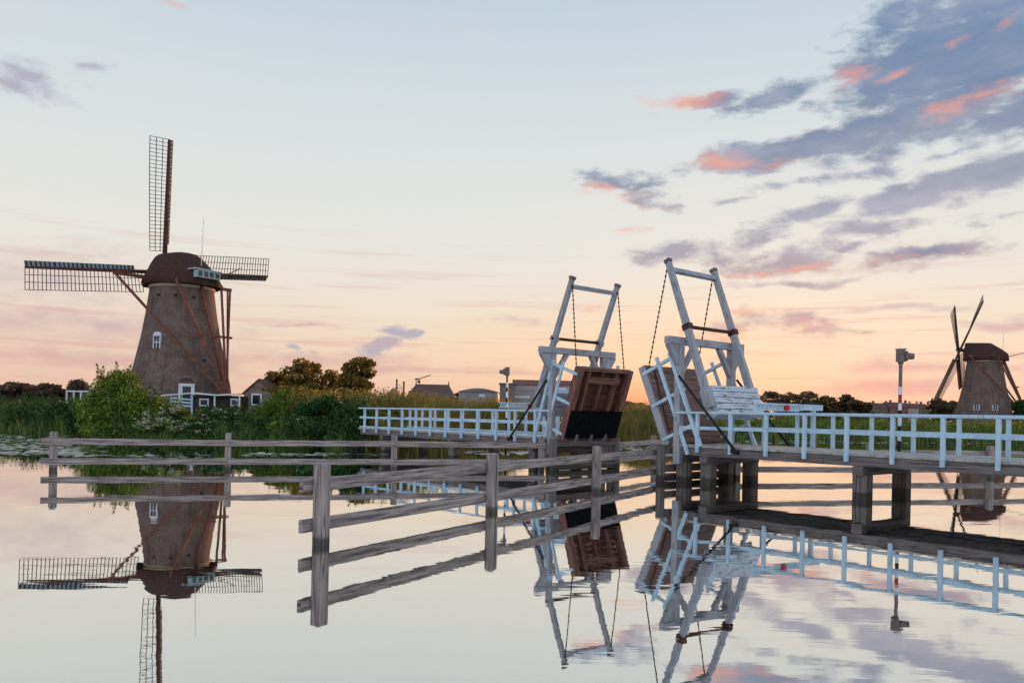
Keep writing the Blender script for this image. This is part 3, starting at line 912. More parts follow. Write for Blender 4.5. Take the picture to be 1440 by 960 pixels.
shrub('low green shrub with a few pale flowers next to the cream flowering one',
      [px_lobe(292, 590, 42.6, 30, 16), px_lobe(326, 592, 42.6, 26, 18), px_lobe(310, 605, 42.2, 55, 12)], 12000, .12, 'leaf_dark', 13, 60)
shrub('broad dark green shrub in front of the small gabled shed',
      [px_lobe(372, 585, 45, 34, 24), px_lobe(405, 575, 46, 32, 24), px_lobe(350, 600, 43.5, 36, 16), px_lobe(400, 602, 43, 44, 15)], 18000, .14, 'leaf', 14, 18)
shrub('dark green shrub filling the bank corner left of the white bridge railing',
      [px_lobe(448, 578, 43, 34, 24), px_lobe(482, 582, 41.5, 32, 22), px_lobe(450, 603, 41, 50, 17), px_lobe(492, 604, 39.5, 32, 17)], 22000, .13, 'leaf_dark', 15, 14)
shrub('small leafy shrub at the far end of the left bridge deck',
      [px_lobe(506, 588, 36.0, 15, 20), px_lobe(498, 606, 35.6, 26, 18), px_lobe(490, 585, 37, 20, 18)], 9000, .11, 'leaf_dark', 16)
shrub('thin tall shrub with reddish tips rising behind the tallest green shrub',
      [px_lobe(150, 540, 48, 20, 14), px_lobe(182, 538, 48, 20, 14), px_lobe(165, 550, 48, 36, 14)], 2600, .12, 'leaf_olive', 17, sprays=90)
shrub('dense dark shrub at the waterline left of the tallest shrub',
      [px_lobe(88, 585, 49, 32, 18), px_lobe(50, 588, 51, 36, 18), px_lobe(110, 590, 46.5, 26, 20)], 15000, .15, 'leaf_dark', 18)

def lt(x, y, d, rx, rz): return px_lobe(x, y, d, rx, rz)
rg = np.random.default_rng(5)
def tree_lobes(seed, x, y, d, rx, rz, n, f=.26, skirt=False):
    """many small leafy lobes filling an uneven crown"""
    r = np.random.default_rng(seed); c = at(x, y, d); k = d / F; out = []
    for i in range(n):
        v = r.normal(size=3); v /= np.linalg.norm(v); q = r.uniform(.25, 1) ** .5 * .84
        if v[2] < 0: v[2] *= .75
        g = f * r.uniform(.55, 1.3)
        out.append((c.x + v[0] * rx * k * q, c.y + v[1] * rx * k * q * .8, c.z + v[2] * rz * k * q, rx * k * g, rx * k * g, min(rx, rz) * k * g * .9))
    if skirt:
        for i in range(n // 2):
            u = r.uniform(-.9, .9); g = f * r.uniform(.8, 1.3)
            out.append((c.x + u * rx * k, c.y - .3 * rx * k * r.random(), 1.0 + (c.z - 1.0) * r.uniform(.1, .75), rx * k * g, rx * k * g, rz * k * g * 1.2))
    return out
def gnd(x, d):
    p = at(x, HY, d); return Vector((p.x, d, float(ground_h(p.x, d))))
tree('tree', 'wide open fruit tree with olive leaves behind the gabled shed', 'tree', gnd(425, 74),
     tree_lobes(21, 422, 531, 74, 52, 31, 46, .21) + tree_lobes(121, 424, 550, 74, 52, 17, 34, .22) + tree_lobes(221, 462, 536, 74, 18, 20, 14, .4), 10500, .27, 'leaf_olive', 21, .2, 'trees on the left bank', nb=12, spread=2.2)
tree('tree', 'taller tree with a rounded brownish top beside the open fruit tree', 'tree', gnd(500, 72),
     tree_lobes(22, 503, 519, 72, 28, 22, 34, .25) + tree_lobes(122, 497, 543, 72, 32, 22, 34, .26), 7600, .26, 'leaf_olive', 22, .2, 'trees on the left bank', nb=12, spread=1.8)
tree('bush', 'low rounded olive bush joining the foot of the two bank trees', 'bush', gnd(460, 66),
     tree_lobes(23, 448, 556, 66, 84, 18, 40, .18, True), 10000, .2, 'leaf_olive', 23, .08, nb=6, spread=.8)
tree('tree', 'small dome shaped dark tree beyond the white greenhouse', 'tree', gnd(110, 100),
     [px_lobe(110, 549, 100, 15, 16), px_lobe(108, 546, 100, 12, 13), px_lobe(110, 562, 100, 15, 14)], 5200, .25, 'leaf_maroon', 24, .15, nb=4)
for i, (x, y, rx, rz, d, lab) in enumerate([(20, 551, 36, 13, 105, 'brownish hedge tree at the picture edge beyond the left reeds'),
                                           (68, 552, 30, 11, 103, 'low brownish hedge tree next to the dome shaped tree')]):
    tree('tree', lab, 'tree', gnd(x, d), tree_lobes(30 + i, x, y, d, rx * 1.15, rz * 1.3, 34, .22, True), 9000, .3, 'leaf_maroon', 30 + i, .15, 'hedge trees beyond the left reeds', nb=5)

# far trees on the right horizon
for i, (x, y, rx, rz, d, mat, lab) in enumerate([
        (1092, 563, 26, 15, 200, 'leaf_maroon', 'reddish brown round tree on the horizon just right of the balance frame'),
        (1128, 565, 30, 14, 205, 'leaf_maroon', 'broad brown tree above the middle of the barrier boom'),
        (1160, 569, 24, 12, 190, 'leaf_far', 'low olive tree on the horizon past the barrier boom end'),
        (1188, 568, 24, 13, 185, 'leaf_far', 'olive tree with ragged twigs on top in the horizon grove'),
        (1210, 572, 16, 9, 180, 'leaf_far', 'last and lowest tree of the horizon grove before the red roofs'),
        (1326, 573, 23, 12, 170, 'leaf_far', 'round green tree directly left of the distant windmill'),
        (1413, 574, 14, 10, 155, 'leaf_far', 'small tree directly right of the distant windmill'),
        (1437, 573, 12, 10, 140, 'leaf_dark', 'dark green bush at the foot of the distant windmill tail')]):
    tree('tree', lab, 'tree', gnd(x, d), tree_lobes(40 + i, x, y, d, rx * 1.1, rz * 1.12, 30, .26, True), 6500, .5, mat, 40 + i, .2, 'trees on the right horizon', nb=6, spread=2)
for i, (x, y, rx, rz, d, lab) in enumerate([(845, 571, 36, 8, 260, 'distant low tree seen past the left bridge leaf'), (885, 572, 34, 7, 270, 'distant low tree seen in the gap between the leaves'),
                                           (650, 560, 14, 8, 240, 'little bright tree right of the brown barn roof')]):
    tree('tree', lab, 'tree', gnd(x, d), tree_lobes(60 + i, x, y, d, rx * 1.2, rz * 1.3, 22, .25, True), 4200, .6, 'leaf_maroon', 60 + i, .2, 'trees on the far horizon', nb=4, spread=2)

# ------------------------------------------------------------------ reeds and grass
def reed_zone(name, label, x0, x1, t0, t1, h0, h1, n, width, mat, seed, pw=1.0, cat='reeds'):
    rng = np.random.default_rng(seed)
    x = rng.uniform(x0, x1, n); t = t0 + (t1 - t0) * rng.random(n) ** 1.3
    d = shore(x) + t
    clump = .75 + .35 * np.sin(x * 1.3 + seed) * np.sin(x * .37 + 1) + .22 * np.sin(x * 4.1 + t * 2) + .2 * np.sin(x * .9 - t)
    h = (h0 + (h1 - h0) * rng.random(n)) * np.clip(clump, .45, 1.15)
    b = np.stack([x, d, ground_h(x, d) - .05], 1)
    return blades(name, b, h, width, mat, rng, label, cat)
reed_zone('reeds', 'dense green reeds along the far left waterline', -75, -20, -.3, 7, .9, 1.9, 16000, .035, 'reed', 1)
reed_zone('reeds', 'short green reeds under the shrubs of the left bank', -21, -7.6, -.3, 3, .4, 1.1, 9000, .03, 'reed', 2)
reed_zone('reeds', 'brown green reed belt behind the left bridge half and the gap', -6.5, 17, -.2, 12, 1.2, 2.25, 44000, .045, 'reed_brown', 3)
reed_zone('tall_grass', 'tall green bank grass behind the right bridge railing', 17, 95, -.2, 12, .7, 1.6, 26000, .05, 'reed', 4, cat='grass')
reed_zone('tall_grass', 'rough olive grass on the field behind the banks', -60, 110, 12, 70, .7, 1.4, 22000, .12, 'reed_brown', 5, cat='grass')

def undergrowth(label, boxes, n_cl, n_leaf, size, mat, seed, r0=.5, r1=1.0):
    rng = np.random.default_rng(seed); P = []
    for (x0, x1, t0, t1, h0, h1) in boxes:
        for k in range(n_cl):
            x = rng.uniform(x0, x1); d = float(shore(x)) + rng.uniform(t0, t1); r = rng.uniform(r0, r1); h = rng.uniform(h0, h1)
            g = float(ground_h(x, d))
            v = rng.normal(size=(n_leaf, 3)); v /= np.linalg.norm(v, axis=1, keepdims=True)
            v *= (1 - np.abs(rng.normal(size=(n_leaf, 1))) * .3)
            P.append(np.array([x, d, g + h * .5]) + v * np.array([r, r * .8, h * .55]))
    P = np.concatenate(P); P = P[P[:, 2] > .03]
    o = leaves('undergrowth', P, size, mat, rng, None, .4, .1)
    return tag(o, label, 'undergrowth', kind='stuff')
undergrowth('leafy weeds and brambles among the reeds behind the left bridge half', [(-12.5, -5, 3.5, 12, 1.4, 2.4), (-5, 16, .1, 9, .7, 1.7)], 105, 190, .17, 'reed_brown', 71)
undergrowth('dark leafy weeds at the foot of the left bank', [(-22, -7.4, -.2, 2.2, .5, 1.1), (-45, -20, .1, 3, .8, 1.7), (-60, -20, 1, 6, 1.1, 2.1)], 85, 190, .14, 'leaf_dark', 72)
undergrowth('low leafy weeds along the bank behind the right railing', [(17, 95, .1, 9, .6, 1.5)], 210, 150, .19, 'leaf', 73, .6, 1.5)
reed_zone('reeds', 'tall brownish reeds behind the shrubs left of the bridge railing', -12.5, -4.6, 4, 15, 1.2, 2.1, 10000, .05, 'reed_brown', 6)
def lily(name, label, pts, seed, r0=.1, r1=.22):
    rng = np.random.default_rng(seed)
    V_, fn, idx = [], [], []
    for (x, d) in pts:
        r = rng.uniform(r0, r1); a0 = rng.uniform(0, 6.28); n = 9
        z = .006 + rng.uniform(0, .012)
        tl = rng.normal() * .09; ta = rng.uniform(0, 6.28)
        k = len(V_)
        for j in range(n):
            a = a0 + 5.9 * j / (n - 1)
            V_.append((x + r * math.cos(a), d + r * math.sin(a), z + max(-.004, r * tl * math.cos(a - ta))))
        V_.append((x, d, z)); idx += list(range(k, k + n + 1)); fn.append(n + 1)
    o = raw_mesh(name, np.array(V_), np.array(fn), np.array(idx), 'pad')
    return tag(o, label, 'lily pads', kind='stuff')
def pad_pts(seed, n, boxes):
    rng = np.random.default_rng(seed); out = []
    for x0, x1, y0, y1, w in boxes:
        for k in range(int(n * w)):
            x, y = rng.uniform(x0, x1), rng.uniform(y0, y1)
            a, b = ang(x, y)
            if b >= -.005: continue
            d = CAMZ / -b
            if d < shore(a * d) - .2: out.append((a * d, d))
    return out
lily('lily_pads', 'patches of floating lily pads below the left reeds',
     pad_pts(1, 900, [(-60, 112, 611, 640, .6), (70, 150, 622, 642, .1), (120, 330, 640, 646, .04)]), 1)
lily('lily_pads', 'thin line of lily pads between the fence rails', pad_pts(2, 420, [(345, 545, 637, 641, .22), (655, 770, 634, 639, .22)]), 2)
lily('lily_pads', 'lily pads along the bank behind the bridge gap', pad_pts(3, 500, [(840, 945, 627, 633, .12), (1050, 1440, 619, 624, .5)]), 3)

# ------------------------------------------------------------------ buildings near and far
def gable_house(name, label, x0, x1, y_ridge, y_eave, d, depth, wall, roof, group=None, ridge_along='x', windows=(), chim=(), zbase=.6, cat='house', over=.15, hip=0.0, finial=False):
    """a house whose front spans photo x0..x1 at distance d; ridge parallel (x) or gable towards us (y)"""
    a, bq = at(x0, y_eave, d), at(x1, y_eave, d)
    ze = (a.z + bq.z) / 2; zr = at((x0 + x1) / 2, y_ridge, d + (depth / 2 if ridge_along == 'x' else 0)).z
    root = thing(name, label, cat, ((a.x + bq.x) / 2, d, zbase), group)
    m = MB(); X0, X1 = a.x, bq.x; D0, D1 = d, d + depth
    m.quad([(X0, D0, zbase), (X1, D0, zbase), (X1, D0, ze), (X0, D0, ze)]); m.quad([(X1, D1, zbase), (X0, D1, zbase), (X0, D1, ze), (X1, D1, ze)])
    def side(p, q): m.quad([(p[0], p[1], zbase), (q[0], q[1], zbase), (q[0], q[1], ze), (p[0], p[1], ze)], [(p[1] + p[0], zbase), (q[1] + q[0], zbase), (q[1] + q[0], ze), (p[1] + p[0], ze)])
    side((X1, D0), (X1, D1)); side((X0, D1), (X0, D0))
    Dm = (D0 + D1) / 2
    if ridge_along == 'x' and not hip:
        m.quad([(X1, D0, ze), (X1, D1, ze), (X1, Dm, zr)], [(D0, ze), (D1, ze), (Dm, zr)]); m.quad([(X0, D1, ze), (X0, D0, ze), (X0, Dm, zr)], [(D1, ze), (D0, ze), (Dm, zr)])
    elif ridge_along != 'x':
        Xm = (X0 + X1) / 2
        m.quad([(X0, D0, ze), (X1, D0, ze), (Xm, D0, zr)]); m.quad([(X1, D1, ze), (X0, D1, ze), (Xm, D1, zr)])
    w = m.build('walls', wall, root)
    r = MB(); t = .12; o = over
    if ridge_along == 'x':
        sl = (zr - ze) / (depth / 2)
        for s0, Da in ((-1, D0), (1, D1)):
            hx = (X1 - X0) * hip
            lo = [(X0 - o, Da + s0 * o, ze - sl * o), (X1 + o, Da + s0 * o, ze - sl * o), (X1 + o - hx, Dm, zr), (X0 - o + hx, Dm, zr)]
            r.grid([[Vector(p) + Z * .02 for p in lo], [Vector(p) + Z * t for p in lo]], False, True)
            r.face([Vector(p) + Z * t for p in lo]); r.face([Vector(p) + Z * .02 for p in lo][::-1])
    else:
        sl = (zr - ze) / ((X1 - X0) / 2)
        for s0, Xa in ((-1, X0), (1, X1)):
            lo = [(Xa + s0 * o, D0 - o, ze - sl * o), (Xa + s0 * o, D1 + o, ze - sl * o), (Xm, D1 + o, zr), (Xm, D0 - o, zr)]
            r.grid([[Vector(p) + Z * .02 for p in lo], [Vector(p) + Z * t for p in lo]], False, True)
            r.face([Vector(p) + Z * t for p in lo]); r.face([Vector(p) + Z * .02 for p in lo][::-1])
    if hip:
        for Xa, s0 in ((X0, -1), (X1, 1)):
            r.face([(Xa + s0 * o, D0 - o, ze - sl * o + .1), (Xa + s0 * o, D1 + o, ze - sl * o + .1), (Xa + s0 * o - s0 * hx, Dm, zr + .1)])
    rf = r.build('roof', roof, root)
    if finial:
        for Xa in (X0 - o + hx, X1 + o - hx):
            f = MB(); f.cyl((Xa, Dm, zr), (Xa, Dm, zr + .9), .16, .06, 8); f.build('finial', 'roof_brown', rf)
    for (wx0, wx1, wy0, wy1) in windows:
        p, q = at(wx0, wy0, d), at(wx1, wy1, d)
        f = MB(); cz = (p.z + q.z) / 2; f.beam((p.x, d, cz), (q.x, d, cz), .16, abs(p.z - q.z)); fo = f.build('window', 'trim', root)
        g = MB(); e_ = abs(p.z - q.z) * .74; g.beam((p.x + (q.x - p.x) * .13, d - .085, cz), (p.x + (q.x - p.x) * .87, d - .085, cz), .02, e_); g.build('pane', 'glass', fo)
    for cx_ in chim:
        p = at(cx_, y_ridge, d + depth / 2); c = MB(); hh = max(.8, depth * .12); c.beam((p.x, d + depth / 2, zr - .4), (p.x, d + depth / 2, zr + hh), hh * .7, hh * .7, ch=.02); c.build('chimney', wall, rf)
    return root
gable_house('gabled_shed', 'small pale brick gabled shed with a white framed window behind the shrubs', 343, 385, 534, 553, 70, 6, 'brick_pale', 'roof_brown', ridge_along='y', windows=[(354, 368, 553, 570)], cat='shed')
# lean-to beside the mill
def leanto():
    d = 66
    root = thing('lean_to', 'dark flat roofed lean-to with a white fascia at the foot of the left windmill', 'shed', gnd(300, d))
    a, b_ = at(268, 574, d), at(336, 574, d); zt = at(300, 556, d).z
    m = MB(); m.beam((a.x, d + 1.2, (zt + .8) / 2), (b_.x, d + 1.2, (zt + .8) / 2), 2.2, zt - .8); m.build('walls', 'dark', root)
    m = MB(); p, q = at(228, 556, d), at(338, 554, d); mid = at(271, 552.5, d)
    m.beam(p, mid, .5, .1); m.beam(mid + Z * .02, at(305, 555.5, d), .6, .12); m.beam(at(305, 555.5, d), q, .6, .12); m.build('fascia', 'trim', root)
    for x in (270.5, 302, 337):
        p = at(x, 556, d - .3); m = MB(); m.beam((p.x, d - .3, .8), (p.x, d - .3, p.z - .07), .1, .1); m.build('post', 'trim', root)
    for x0, x1 in ((280, 293), (324, 334)):
        p, q = at(x0, 560, d), at(x1, 571, d); m = MB(); m.beam((p.x, d + .1, (p.z + q.z) / 2), (q.x, d + .1, (p.z + q.z) / 2), .12, p.z - q.z); w = m.build('window', 'trim', root)
        g = MB(); k = (q.x - p.x) * .15; g.beam((p.x + k, d + .03, (p.z + q.z) / 2), (q.x - k, d + .03, (p.z + q.z) / 2), .02, (p.z - q.z) * .66); g.build('pane', 'glass', w)
leanto()
def white_gate():
    d = 64
    root = thing('white_fence', 'short white board fence in front of the windmill door', 'fence', gnd(255, d))
    for y0, y1 in ((559, 562), (564, 566.5), (569, 571)):
        m = MB(); m.beam(at(240, y0, d), at(270, y1, d), .05, .14); m.build('board', 'white', root)
    for x in (241, 255, 270):
        p = at(x, 558.5, d + .06); m = MB(); m.beam((p.x, d + .06, .9), (p.x, d + .06, p.z), .12, .1); m.build('post', 'white', root)
white_gate()
def greenhouse():
    d = 58
    root = thing('greenhouse', 'small white framed glasshouse behind the far left reeds', 'greenhouse', gnd(115, d))
    X0, X1 = at(94, 550, d).x, at(134, 550, d).x; zt = at(110, 550, d).z
    m = MB(); m.beam((X0, d + 1, zt), (X1, d + 1, zt), 2.2, .1); m.build('roof', 'trim', root)
    for k in range(5):
        x = X0 + (X1 - X0) * k / 4
        m = MB(); m.beam((x, d, .6), (x, d, zt - .05), .1, .1); m.build('post', 'trim', root)
    m = MB(); m.beam((X0, d + 1.9, (zt + .7) / 2), (X1, d + 1.9, (zt + .7) / 2), .05, zt - .9); m.build('back_wall', 'teal', root)
greenhouse()
gable_house('house', 'low brown roof just right of the dome shaped tree on the left', 128, 165, 541, 549, 110, 7, 'brick', 'roof_brown', 'houses beyond the banks')
gable_house('barn', 'brown roofed barn below the crane in the middle distance', 572, 634, 541, 558, 165, 14, 'brick', 'roof_brown', hip=.13, finial=True)
gable_house('house', 'tiny far house left of the two chimney stacks', 545, 559, 546, 554, 300, 9, 'wall_dim', 'roof_grey', 'houses beyond the banks', ridge_along='y')
for x, y, lab in ((558, 533, 'left and taller of the two brick chimney stacks'), (568, 536, 'right and shorter of the two brick chimney stacks')):
    d = 330; p = at(x, y, d); k = d / F
    root = thing('chimney_stack', lab, 'chimney', (p.x, d, .7), 'factory chimney stacks')
    m = MB(); m.cyl((p.x, d, .7), (p.x, d, p.z), 1.6 * k, 1.2 * k, 14); m.build('shaft', 'brick_red', root)
    m = MB(); m.cyl((p.x, d, p.z - .8), (p.x, d, p.z), 1.35 * k, 1.35 * k, 14); m.build('rim', 'brick', root)
def crane():
    d = 520; k = d / F
    root = thing('tower_crane', 'distant tower crane with a raised jib above the brown barn', 'crane', (at(589, 580, d).x, d, .7))
    b_ = at(589.5, 581, d); t = at(590, 533, d)
    m = MB(); m.beam((t.x, d, .7), (t.x, d, t.z), 1.0 * k, 1.0 * k); m.build('mast', 'rust', root)
    m = MB()
    p, q = at(588, 533.5, d), at(606, 527, d)
    m.beam(p, q, .7 * k, .9 * k); m.beam(p + Z * .8, q + Z * .1, .3 * k, .35 * k); m.build('jib', 'rust', root)
    m = MB(); m.beam(at(583.5, 533, d), at(589, 533, d), 1.4 * k, 2.2 * k); m.build('counter_jib', 'rust', root)
    m = MB(); m.beam(at(587, 536.5, d), at(591.5, 536.5, d), 1.6 * k, 3 * k); m.build('cab', 'iron', root)
crane()
# industrial halls
def hall(name, label, x0, x1, ytop, d, depth, wall, roof, yroof, curved=False, bands=()):
    a, b_ = at(x0, ytop, d), at(x1, ytop, d); zt = (a.z + b_.z) / 2
    root = thing(name, label, 'hall', ((a.x + b_.x) / 2, d, .6), 'industrial halls on the horizon')
    m = MB(); m.beam((a.x, d + depth / 2, (zt + .6) / 2), (b_.x, d + depth / 2, (zt + .6) / 2), depth, zt - .6); m.build('walls', wall, root)
    zr = at((x0 + x1) / 2, yroof, d + depth / 2).z
    rows = []
    for k in range(9):
        t = k / 8
        hh = math.sin(math.pi * t) if curved else 1 - abs(2 * t - 1)
        xx = a.x - .3 + (b_.x - a.x + .6) * t
        if curved: rows.append([(xx, d - .3, zt + .05 + (zr - zt) * hh), (xx, d + depth + .3, zt + .05 + (zr - zt) * hh)])
        else:
            dd = d - .3 + (depth + .6) * t
            rows.append([(a.x - .3, dd, zt + .05 + (zr - zt) * hh), (b_.x + .3, dd, zt + .05 + (zr - zt) * hh)])
    m = MB(); m.grid(rows, False)
    m.face([r[0] for r in rows]); m.face([r[1] for r in rows][::-1])
    m.build('roof', roof, root)
    for (bx0, bx1, by0, by1, mt) in bands:
        p, q = at(bx0, by0, d - .05), at(bx1, by1, d - .05); m = MB(); m.beam((p.x, d - .05, (p.z + q.z) / 2), (q.x, d - .05, (p.z + q.z) / 2), .12, p.z - q.z); m.build('window_band', mt, root)
    return root
hall('industrial_hall', 'low grey hall with a shallow rounded roof left of the signal pole', 645, 700, 551, 230, 30, 'wall_grey', 'roof_grey', 548, True, [(674, 682, 554, 558, 'trim')])
hall('industrial_hall', 'blocky brown office tower of the works behind the small signal lamp', 703, 724, 540, 205, 10, 'wall_dim', 'roof_brown', 538.6)
hall('industrial_hall', 'long pale hall with a red roof behind the left balance frame', 722, 845, 542, 212, 24, 'wall_pink', 'roof_red', 535, False, [(724, 745, 556, 560, 'trim'), (783, 797, 545, 550, 'trim'), (735, 780, 548, 550, 'wall_grey')])
# red roofed terrace on the right
for i, (x0, x1, yr, col, wl, lab) in enumerate([(1226, 1249, 567, 'roof_brown', 'brick', 'brown roofed house at the left end of the far terrace'), (1250, 1276, 566, 'roof_red', 'brick_red', 'red roofed house with chimney behind the tall signal pole'),
                                       (1277, 1292, 567.5, 'roof_red', 'wall_pink', 'pale walled red roofed house in the far terrace'), (1293, 1308, 568, 'roof_brown', 'brick', 'brown roofed house at the right end of the far terrace')]):
    gable_house('terraced_house', lab, x0, x1, yr, yr + 6.5, 330 + i * 3, 9, wl, col, 'terraced houses on the right horizon', chim=(x0 + 2, x1 - 3))
# pale container seen through the far end of the left railing
p = at(541, 597, 39)
root = thing('water_butt', 'pale blue tub standing behind the far end of the left bridge railing', 'tub', (p.x, 39, .6))
m = MB(); m.lathe((p.x, 39, 0), [(.26, .75), (.3, .85), (.3, 1.35), (.28, 1.4)], 18); m.build('tub', 'white', root)
m = MB(); m.lathe((p.x, 39, 0), [(.31, 1.4), (.31, 1.45), (.1, 1.5)], 18); m.build('lid', 'trim', root)

# ------------------------------------------------------------------ sky
def make_world():
    w = bpy.data.worlds.new('World'); sc.world = w; w.use_nodes = True
    nt = w.node_tree
    for n in list(nt.nodes): nt.nodes.remove(n)
    b = NB(nt)
    D = b.n('ShaderNodeTexCoord').outputs['Generated']
    nv = b.n('ShaderNodeVectorMath', operation='NORMALIZE'); b.link(D, nv.inputs[0])
    sp = b.n('ShaderNodeSeparateXYZ'); b.link(nv.outputs[0], sp.inputs[0])
    x, y, z = sp.outputs
    hr = b.math('SQRT', b.math('MAXIMUM', b.math('ADD', b.math('MULTIPLY', x, x), b.math('MULTIPLY', y, y)), 1e-5))
    q = b.math('MINIMUM', b.math('MAXIMUM', b.math('DIVIDE', z, hr), -.2), 3.0)
    az = b.math('ARCTAN2', x, y)
    cv = b.n('ShaderNodeCombineXYZ'); b.link(az, cv.inputs[0]); b.link(q, cv.inputs[1])
    AQ = cv.outputs[0]
    # clear evening gradient with height
    base = b.ramp(b.math('DIVIDE', b.math('MAXIMUM', q, 0), 1.5), [
        (0.0, lin(238, 190, 162)), (.018, lin(239, 200, 172)), (.045, lin(240, 216, 192)), (.085, lin(239, 225, 207)), (.13, lin(231, 229, 222)), (.22, lin(219, 225, 226)), (.34, lin(196, 212, 222)), (.45, lin(176, 200, 219)), (.8, lin(140, 175, 210)), (1, lin(128, 166, 206))])
    # pink mauve on the left horizon
    lft = b.math('MULTIPLY', b.rng(az, .05, -.55), b.rng(q, .2, .02))
    base = b.mix(b.math('MULTIPLY', lft, .45), base, lin(228, 196, 186))
    # glow around the sun that has just gone down
    gx = b.math('DIVIDE', b.math('SUBTRACT', az, GLOW_AZ), .30); gq = b.math('DIVIDE', b.math('SUBTRACT', q, .045), .11)
    gl = b.math('SQRT', b.math('ADD', b.math('MULTIPLY', gx, gx), b.math('MULTIPLY', gq, gq)))
    base = b.mix(b.rng(gl, 1.25, 0, 0, .62), base, lin(249, 211, 168))
    gx = b.math('DIVIDE', b.math('SUBTRACT', az, GLOW_AZ), .17); gq = b.math('DIVIDE', b.math('SUBTRACT', q, .008), .05)
    gl = b.math('SQRT', b.math('ADD', b.math('MULTIPLY', gx, gx), b.math('MULTIPLY', gq, gq)))
    base = b.mix(b.rng(gl, 1.2, 0, 0, .85), base, lin(255, 166, 112))
    # opposite sky, cooler and bright
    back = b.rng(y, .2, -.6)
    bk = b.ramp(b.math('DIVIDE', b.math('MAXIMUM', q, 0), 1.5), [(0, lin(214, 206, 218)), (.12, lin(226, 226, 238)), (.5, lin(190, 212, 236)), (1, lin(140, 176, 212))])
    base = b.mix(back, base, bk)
    # ----- clouds
    wn = b.n('ShaderNodeTexNoise'); b.put(wn.inputs['Vector'], b.mapping(AQ, (5, 12, 1))); wn.inputs['Scale'].default_value = 1.6; wn.inputs['Detail'].default_value = 4
    wv = b.n('ShaderNodeVectorMath', operation='SUBTRACT'); b.link(wn.outputs[1], wv.inputs[0]); wv.inputs[1].default_value = (.5, .5, .5)
    ws = b.n('ShaderNodeVectorMath', operation='MULTIPLY'); b.link(wv.outputs[0], ws.inputs[0]); ws.inputs[1].default_value = (.11, .045, 0)
    wa = b.n('ShaderNodeVectorMath', operation='ADD'); b.link(AQ, wa.inputs[0]); b.link(ws.outputs[0], wa.inputs[1])
    AW = wa.outputs[0]
    def blob(vec, px, py, rx, ry, rot, s):
        a, bb = ang(px, py); aa = math.atan(a); c2 = math.cos(aa)
        mp = b.mapping(vec, (rx / F * c2 * c2, ry / F * c2, 1), (aa, bb * c2, 0), (0, 0, R(rot)), 'TEXTURE')
        ln_ = b.n('ShaderNodeVectorMath', operation='LENGTH'); b.link(mp, ln_.inputs[0])
        return b.rng(ln_.outputs[1], 1.75, .1, 0, s, False)
    def field(vec, blobs):
        cur = None
        for bl in blobs:
            v = blob(vec, *bl)
            cur = v if cur is None else b.math('MAXIMUM', cur, v)
        return cur
    f1 = b.noise(b.mapping(AQ, (13, 24, 1)), 1.0, 9, .58, .25)
    f2 = b.noise(b.mapping(AQ, (34, 74, 1), (3, 5, 0)), 1.0, 6, .62, .3)
    fb = b.math('ADD', b.math('MULTIPLY', f1, .65), b.math('MULTIPLY', f2, .35))
    fz = b.math('MULTIPLY', b.math('SUBTRACT', fb, .5), 4.6)
    dark = [(1385, 95, 150, 60, 12, 1), (1380, 30, 200, 95, 12, 1), (1290, 95, 135, 62, 12, 1), (1300, 165, 165, 42, 12, 1), (1430, 165, 110, 40, 12, .9), (1215, 190, 120, 32, 14, .95), (1120, 207, 165, 23, 5, 1), (1250, 20, 70, 40, 30, .7),
            (1355, 256, 140, 28, 11, 1), (1265, 276, 60, 16, 5, .95), (1165, 291, 100, 14, 5, .7), (1085, 138, 105, 18, 12, .82), (1010, 142, 70, 16, 0, .72), (880, 262, 62, 27, -12, .74), (905, 284, 45, 14, -14, .62), (1110, 360, 110, 24, 6, .95), (1190, 350, 60, 11, 6, .85),
            (1290, 362, 120, 15, 9, .78), (955, 350, 100, 17, 6, .72), (1060, 328, 80, 20, 10, .66), (1070, 455, 120, 22, 0, .68), (35, 108, 90, 30, -8, .75), (120, 88, 40, 10, -12, .55), (25, 48, 30, 6, 0, .4), (1240, 320, 220, 22, 6, .55), (1150, 252, 150, 16, 4, .62), (1380, 205, 110, 16, 10, .62), (1220, 388, 130, 9, 6, .6), (1100, 398, 100, 9, 0, .62), (1140, 472, 100, 11, 0, .62), (1420, 300, 80, 14, 8, .55), (1040, 272, 70, 9, 0, .52)]
    crisp = [(556, 464, 30, 17, 0, 1), (536, 485, 34, 13, 24, 1), (578, 466, 17, 11, 0, .95), (422, 495, 24, 9, 0, .8)]
    soft = [(60, 385, 200, 55, 0, .55), (120, 455, 260, 22, 0, .7), (250, 505, 420, 13, 1, .7), (30, 500, 200, 10, 0, .5), (520, 520, 260, 9, 0, .55), (420, 455, 60, 4, 0, .6), (720, 455, 90, 8, 3, .45), (1260, 545, 150, 9, 2, .75), (1270, 520, 120, 12, 0, .65), (1230, 440, 110, 6, 5, .7), (1420, 445, 90, 8, 0, .7), (690, 525, 80, 5, 0, .5), (380, 500, 60, 10, 0, .5), (1080, 500, 200, 5, 0, .4), (1400, 520, 80, 14, 0, .65)]
